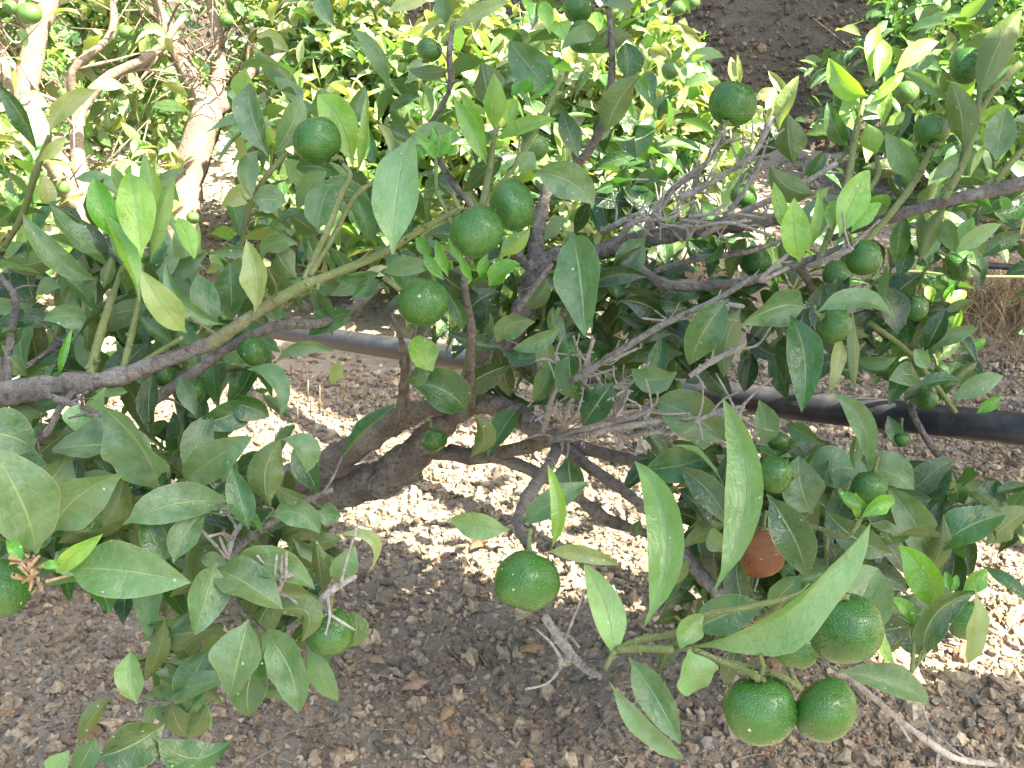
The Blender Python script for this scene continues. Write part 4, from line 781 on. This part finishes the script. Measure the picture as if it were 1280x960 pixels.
# ------------------------------------------------------------------ ground, bank, stones
def hgt(x, y):
    return .018 * np.sin(x * 2.3 + 1.1 * np.sin(y * 1.7)) + .012 * np.sin(y * 4.1 + x * 1.3) + .006 * np.sin(x * 11 + y * 7)
def grid(xs, ys, f):
    X, Y = np.meshgrid(xs, ys, indexing='ij'); Z = f(X, Y); V = np.stack([X, Y, Z], -1).reshape(-1, 3); n, m = X.shape
    i, j = np.meshgrid(np.arange(n - 1), np.arange(m - 1), indexing='ij'); a = i * m + j
    return V, np.stack([a, a + m, a + m + 1, a + 1], -1).reshape(-1, 4)
xs = np.concatenate([np.linspace(-60, -4, 30)[:-1], np.linspace(-4, 4, 260), np.linspace(4, 60, 30)[1:]]); ys = np.concatenate([np.linspace(-60, .6, 30)[:-1], np.linspace(.6, 7, 240), np.linspace(7, 60, 30)[1:]])
rsn = np.random.RandomState(11); ph = rsn.rand(14, 3) * 6; fq = rsn.randn(14, 2) * 22
def micro(x, y): return sum((.0013) * np.sin(fq[i, 0] * x + fq[i, 1] * y + ph[i, 0]) for i in range(14))
V, F = grid(xs, ys, lambda x, y: hgt(x, y) + micro(x, y) * ((np.abs(x) < 4) & (y > .6) & (y < 7)))
tag(mesh_obj('ground', V, F, SOIL, None, loc=np.zeros(3)), kind='structure')
bx = np.linspace(-30, 30, 200); by = np.linspace(4.9, 16, 180)
fb = rsn.randn(24, 2) * 2.2; pb = rsn.rand(24) * 6
def bank(x, y):
    t = np.clip(y - 6.6 + 1.25 * np.clip(x + .2, 0, 1), 0, 30); return -.12 + t * 1.9 + sum(.05 / (1 + .3 * abs(fb[i, 0])) * np.sin(fb[i, 0] * x + fb[i, 1] * y + pb[i]) for i in range(24)) * np.clip(t * 1.5, 0, 1)
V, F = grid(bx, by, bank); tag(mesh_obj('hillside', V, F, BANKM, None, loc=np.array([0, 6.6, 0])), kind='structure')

ico = [(-1, 1.618, 0), (1, 1.618, 0), (-1, -1.618, 0), (1, -1.618, 0), (0, -1, 1.618), (0, 1, 1.618), (0, -1, -1.618), (0, 1, -1.618), (1.618, 0, -1), (1.618, 0, 1), (-1.618, 0, -1), (-1.618, 0, 1)]
icf = np.array([(0,11,5),(0,5,1),(0,1,7),(0,7,10),(0,10,11),(1,5,9),(5,11,4),(11,10,2),(10,7,6),(7,1,8),(3,9,4),(3,4,2),(3,2,6),(3,6,8),(3,8,9),(4,9,5),(2,4,11),(6,2,10),(8,6,7),(9,8,1)])
ic = nrm(np.array(ico)); e = {}; v2 = [x for x in ic]; f2 = []
def midp(a, b):
    k = (min(a, b), max(a, b))
    if k not in e: e[k] = len(v2); v2.append(nrm(v2[a] + v2[b]))
    return e[k]
for a, b, c in icf: ab, bc, ca = midp(a, b), midp(b, c), midp(c, a); f2 += [(a, ab, ca), (b, bc, ab), (c, ca, bc), (ab, bc, ca)]
ic2 = np.array(v2); icf2 = np.array(f2)
def stones(n, xr, yr, smin, smax, seed, base, faces, bankf=None, power=2.2, dark=1.0):
    rs = np.random.RandomState(seed); x = rs.uniform(*xr, n); y = rs.uniform(*yr, n); s = smin + (smax - smin) * rs.rand(n) ** power
    m = len(base); v = base[None] * (1 + .28 * rs.randn(n, m, 1)); v = v * (s[:, None] * rs.uniform(.65, 1.25, (n, 3)))[:, None] * [1, 1, .72]
    q = rs.randn(n, 4); q /= np.linalg.norm(q, axis=1, keepdims=True); w_, a, b, c = q.T
    M = np.stack([1-2*(b*b+c*c), 2*(a*b-c*w_), 2*(a*c+b*w_), 2*(a*b+c*w_), 1-2*(a*a+c*c), 2*(b*c-a*w_), 2*(a*c-b*w_), 2*(b*c+a*w_), 1-2*(a*a+b*b)], -1).reshape(n, 3, 3)
    v = np.einsum('nij,nmj->nmi', M, v); z = (hgt(x, y) + micro(x, y) if bankf is None else bankf(x, y)) + s * rs.uniform(.0, .45, n); v += np.stack([x, y, z], -1)[:, None]
    pal = np.array([(.24, .19, .145), (.28, .225, .17), (.20, .165, .13), (.19, .172, .155), (.32, .26, .19), (.27, .18, .125), (.14, .12, .10), (.36, .31, .25)])
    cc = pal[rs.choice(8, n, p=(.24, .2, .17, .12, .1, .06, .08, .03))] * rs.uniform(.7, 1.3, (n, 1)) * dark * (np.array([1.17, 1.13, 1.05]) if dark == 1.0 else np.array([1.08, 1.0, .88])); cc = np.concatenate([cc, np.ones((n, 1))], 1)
    F = (faces[None] + (np.arange(n) * m)[:, None, None]).reshape(-1, 3); return v.reshape(-1, 3), F, np.repeat(cc, m, 0)
def stone_obj(name, sets):
    V = []; F = []; T = []; o = 0
    for v, f, t in sets: V.append(v); F.append(f + o); T.append(t); o += len(v)
    tag(mesh_obj(name, np.concatenate(V), np.concatenate(F), STONE, None, tint=np.concatenate(T), smooth=False, loc=np.zeros(3)), kind='stuff')
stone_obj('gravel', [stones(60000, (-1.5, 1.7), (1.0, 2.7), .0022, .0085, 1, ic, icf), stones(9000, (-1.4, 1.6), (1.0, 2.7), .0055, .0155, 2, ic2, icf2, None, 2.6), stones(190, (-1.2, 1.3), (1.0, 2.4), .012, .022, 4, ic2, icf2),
                     stones(20000, (-2.6, 2.8), (2.6, 5.2), .004, .016, 3, ic, icf, None, 2.5), stones(60000, (-2.5, 5), (5.3, 7.7), .005, .022, 5, ic, icf, bank, 2.4, .58)])  # last set, on the bank, darkened to carry its shade in the colour

# straw, dead leaves, dry grass
rs = np.random.RandomState(5); parts = []; tc = []
for i in range(130):
    g = G(rs.uniform(0, 1280), rs.uniform(560, 960)); g[2] = hgt(g[0], g[1]) + .012; a = rs.rand() * 6.28; Ln = rs.uniform(.02, .07); d = np.array([math.cos(a), math.sin(a), rs.uniform(-.05, .12)])
    parts.append(tube([g - d * Ln * .5, g + [0, 0, .003], g + d * Ln * .5], [.0009, .0008, .0006], 4, .1))
for (x, y) in [(388,520),(400,515),(372,530),(430,508),(385,500)]:
    g = G(x, y); parts.append(tube([g, g + [.005, 0, .05 + .03 * rs.rand()]], [.0015, .001], 4, .1))
V, F = join(parts); tag(mesh_obj('straw_litter', V, F, STRAW, None, tint=np.tile((.36, .28, .18, 1), (len(V), 1))), kind='stuff')
parts = []; tn = []
for i in range(900):
    c = P(1260 + rs.randn() * 50, 400, 3.1); gx, gy = c[0] + rs.randn() * .14, 2.95 + rs.randn() * .16; b = np.array([gx, gy, hgt(gx, gy)]); d = np.array([rs.randn() * .5, rs.randn() * .5, 1]); Ln = rs.uniform(.05, .2)
    parts.append(tube([b, b + d * Ln * .6, b + d * Ln + [rs.randn() * .04, rs.randn() * .04, -.02]], [.0016, .0012, .0006], 3, .1, cap=False)); tn += [np.array([.30, .22, .12, 1]) * [*(rs.uniform(.6, 1.2) * np.ones(3)), 1]] * len(parts[-1][0])
V, F = join(parts); tag(mesh_obj('dry_grass', V, F, STRAW, None, tint=np.array(tn)), kind='stuff')
for (x, y, a, Ln, cc, lab) in [(520,868,20,.05,(.30,.19,.14),'pinkish tan dead leaf lying flat on the shaded stones'), (665,822,10,.045,(.28,.18,.09),'curled brown dead leaf on the shaded gravel below the hanging mandarin'), (560,905,60,.04,(.32,.2,.11),'small russet dead leaf near the bottom edge of the picture'),
        (1165,770,30,.05,(.33,.19,.11),'reddish dead leaf on the bright gravel under the dark mandarin'), (470,835,-30,.04,(.27,.2,.13),'buff dead leaf on the shaded gravel beside the lower left leaf mass'), (600,690,40,.05,(.24,.13,.07),'brown dead leaf in the sunlit gravel left of the hanging mandarin')]:
    g = G(x, y); g[2] = hgt(g[0], g[1]) + .014; d = np.array([math.cos(rad(a)), math.sin(rad(a)), .1])
    V, F, uv, m = leaf_arrays(np.array([g - d * Ln / 2]), np.array([g + d * Ln / 2]), nrm(np.array([[-d[1], d[0], .25]])), Ln * .5, .45, np.array([[0, 0, .008]]), 8, 6, .25, np.array([1.0]))
    tag(mesh_obj('dead_leaf', V, F, STRAW, None, uv, np.tile((*cc, 1), (len(V), 1))), lab, 'dead leaf', 'dead leaves on the gravel')

# ------------------------------------------------------------------ irrigation pipes
a, b = P(-300, 331, 8.0), P(1280, 540, 1.5)
def pp(px, z): return P(px, np.interp(px, [-150, 340, 430, 900, 1000, 1280, 1420], [345, 412, 426, 495, 507, 537, 552]), z)
def zpipe(px): return 1 / (1 / 2.75 + (px - 340) * (1 / 1.5 - 1 / 2.75) / 940)
pts = [pp(x, zpipe(x)) for x in (-150, 340, 520, 700, 860, 1000, 1150, 1290, 1420)]
V, F = tube(pts, [.0228] * len(pts), 20, 0.0); tag(mesh_obj('irrigation_pipe', V, F, PIPEM), 'thick black plastic irrigation pipe slung through the tree', 'pipe')
V, F = tube([P(1190, 330, 2.9), P(1240, 332, 2.9), P(1300, 337, 2.9), P(1420, 342, 2.9)], [.009] * 4, 10, .01); tag(mesh_obj('drip_hose', V, F, PIPEM), 'thin black hose running behind the branches at the right edge', 'pipe')

# ------------------------------------------------------------------ unseen trees added for shade, crown leaves placed on sun rays to chosen spots
rs = np.random.RandomState(77); SH = []
for row in LV:
    for _ in range(4): SH.append(P((row[0] + row[2]) / 2 + rs.randn() * 18, (row[1] + row[3]) / 2 + rs.randn() * 18, row[5] + rs.uniform(-.05, .15)))
for _ in range(900): SH.append(P(rs.uniform(560, 1290), rs.uniform(200, 640), rs.uniform(1.2, 2.1)))
for _ in range(900): SH.append(G(rs.uniform(-60, 1340), rs.uniform(700, 1000)))
for _ in range(300): SH.append(G(rs.uniform(-60, 420), rs.uniform(720, 980)))
for _ in range(500): SH.append(G(rs.uniform(1090, 1380), rs.uniform(340, 690)))
for _ in range(900): SH.append(G(rs.uniform(340, 1100), rs.uniform(330, 520)))
for _ in range(500): SH.append(G(rs.uniform(980, 1330), rs.uniform(225, 350)))
for _ in range(250): SH.append(G(rs.uniform(340, 560), rs.uniform(420, 520)))
for _ in range(400): SH.append(P(rs.uniform(-40, 460), rs.uniform(130, 620), rs.uniform(.8, 1.2)))
SH = np.array(SH)
LT3 = [LITGROUND]
for x0, x1, y0, y1, z0, z1, n in [(-60,420,-40,330,3.0,4.2,700), (420,860,-20,300,2.9,3.8,700), (1050,1290,-20,170,4.0,5.0,400), (800,1000,40,150,1.4,1.7,40), (1060,1180,30,110,1.38,1.5,60)]:
    LT3.append(np.array([P(rs.uniform(x0, x1), rs.uniform(y0, y1), rs.uniform(z0, z1)) for _ in range(n)]))
L2 = sunxy(np.concatenate(LT3))
def shade_tree(label, base, targets, t0, t1, reps, seed, r, size):
    rs = np.random.RandomState(seed); p = np.repeat(targets, reps, 0) + rs.randn(len(targets) * reps, 3) * .05
    t = rs.uniform(t0, t1, len(p)); c = p + S * t[:, None]
    k = ~near_lit(c, L2, r); c = c[k]; k = (c[:, 2] > 1.7); c = c[k]
    n = len(c); d = nrm(rs.randn(n, 3)); nn = nrm(S + rs.randn(n, 3) * .45); d = nrm(d - nn * np.sum(d * nn, -1, keepdims=True)); Lf = size * rs.uniform(.7, 1.2, n)
    ti = np.array([TINT[x] for x in rs.choice(list('gdm'), n)])
    V, F, uv, m = leaf_arrays(c - d * Lf[:, None] / 2, c + d * Lf[:, None] / 2, np.cross(d, nn), Lf * .5, .2, nn * .01, 4, 2, .05, rs.rand(n) * 6)
    tr = empty('citrus_tree', base); tag(tr, label, 'tree', 'citrus trees of the orchard')
    top = np.median(c, 0); b = np.array(base); V0, F0 = tube([b + [0, 0, -.05], b + [.03, 0, .5], b * .6 + top * .4 * [1, 1, 1] , top], [.10, .085, .06, .02], 12, .05); mesh_obj('trunk', V0, F0, BARK, tr)
    for i in range(7):
        s = b * .6 + top * .4
        for _ in range(60):
            e = c[rs.randint(n)]
            if not near_lit(s + (e - s) * np.linspace(.15, 1, 14)[:, None], sunxy(LITGROUND), .06).any(): break
        V0, F0 = tube([s, (s + e) / 2 + rs.randn(3) * .03, e], [.035, .022, .008], 8, .08); mesh_obj('branch', V0, F0, BARK, tr)
    mesh_obj('crown', V, F, LEAF, tr, uv, np.repeat(ti, m, 0)); return n
shade_tree('unseen orchard tree on the right, its crown shaped to shade the foreground', (2.9, 1.2, 0), SH, 2.0, 3.6, 4, 1, .095, .11)
BK = np.array([[rs.uniform(.2, 4.2), (y := rs.uniform(5.3, 7.6)), max(0, float(bank(np.array(1.0), np.array(y))))] for _ in range(1500)])
BK = np.concatenate([BK, np.array([[rs.uniform(.6, 3.2), rs.uniform(4.9, 6.5), 0.0] for _ in range(500)])])
shade_tree('unseen tall orchard tree added beyond the right edge, crown shaped to shade the bank', (6.6, 6.2, 0), BK, 3.8, 6.5, 4, 2, .10, .22)

def side_tree(label, base, cen, cr, n, seed):  # unseen trees added at the sides to cut low sky light
    rs = np.random.RandomState(seed); b = np.array(base, float); cen = np.array(cen, float); tr = empty('citrus_tree', base); tag(tr, label, 'tree', 'citrus trees of the orchard')
    V0, F0 = tube([b + [0, 0, -.05], b + [.02, 0, .5], b * .4 + cen * .6], [.09, .075, .04], 12, .05); mesh_obj('trunk', V0, F0, BARK, tr)
    d = nrm(rs.randn(n, 3)); c = cen + d * np.array(cr) * (rs.uniform(.2, 1, n) ** .5)[:, None]; c = c[~near_lit(c, L2, .09)]; n = len(c)
    for i in range(6):
        s0 = b * .4 + cen * .6; e = c[rs.randint(n)]; V0, F0 = tube([s0, (s0 + e) / 2 + rs.randn(3) * .1, e], [.035, .02, .006], 8, .08); mesh_obj('branch', V0, F0, BARK, tr)
    dd = nrm(rs.randn(n, 3) + [0, 0, -.4]); nn = nrm(rs.randn(n, 3) * .6 + [0, 0, 1] + nrm(c - cen) * .6); nn = nrm(nn - dd * np.sum(nn * dd, -1, keepdims=True)); Lf = .13 * rs.uniform(.7, 1.2, n)
    ti = np.array([TINT[x] for x in rs.choice(list('gdb'), n)]); V, F, uv, m = leaf_arrays(c, c + dd * Lf[:, None], np.cross(dd, nn), Lf * .5, .25, nn * .01, 4, 2, .05, rs.rand(n) * 6)
    mesh_obj('crown', V, F, LEAF, tr, uv, np.repeat(ti, m, 0))
side_tree('unseen dense orchard tree added left of the view to block low sky light', (-3.0, .3, 0), (-2.9, .4, 1.5), (1.0, 1.5, 1.3), 4600, 32)
side_tree('unseen dense orchard tree added right of the viewer to block low sky light', (3.1, -1.2, 0), (3.0, -1.1, 1.3), (1.1, 1.2, 1.1), 3600, 33)
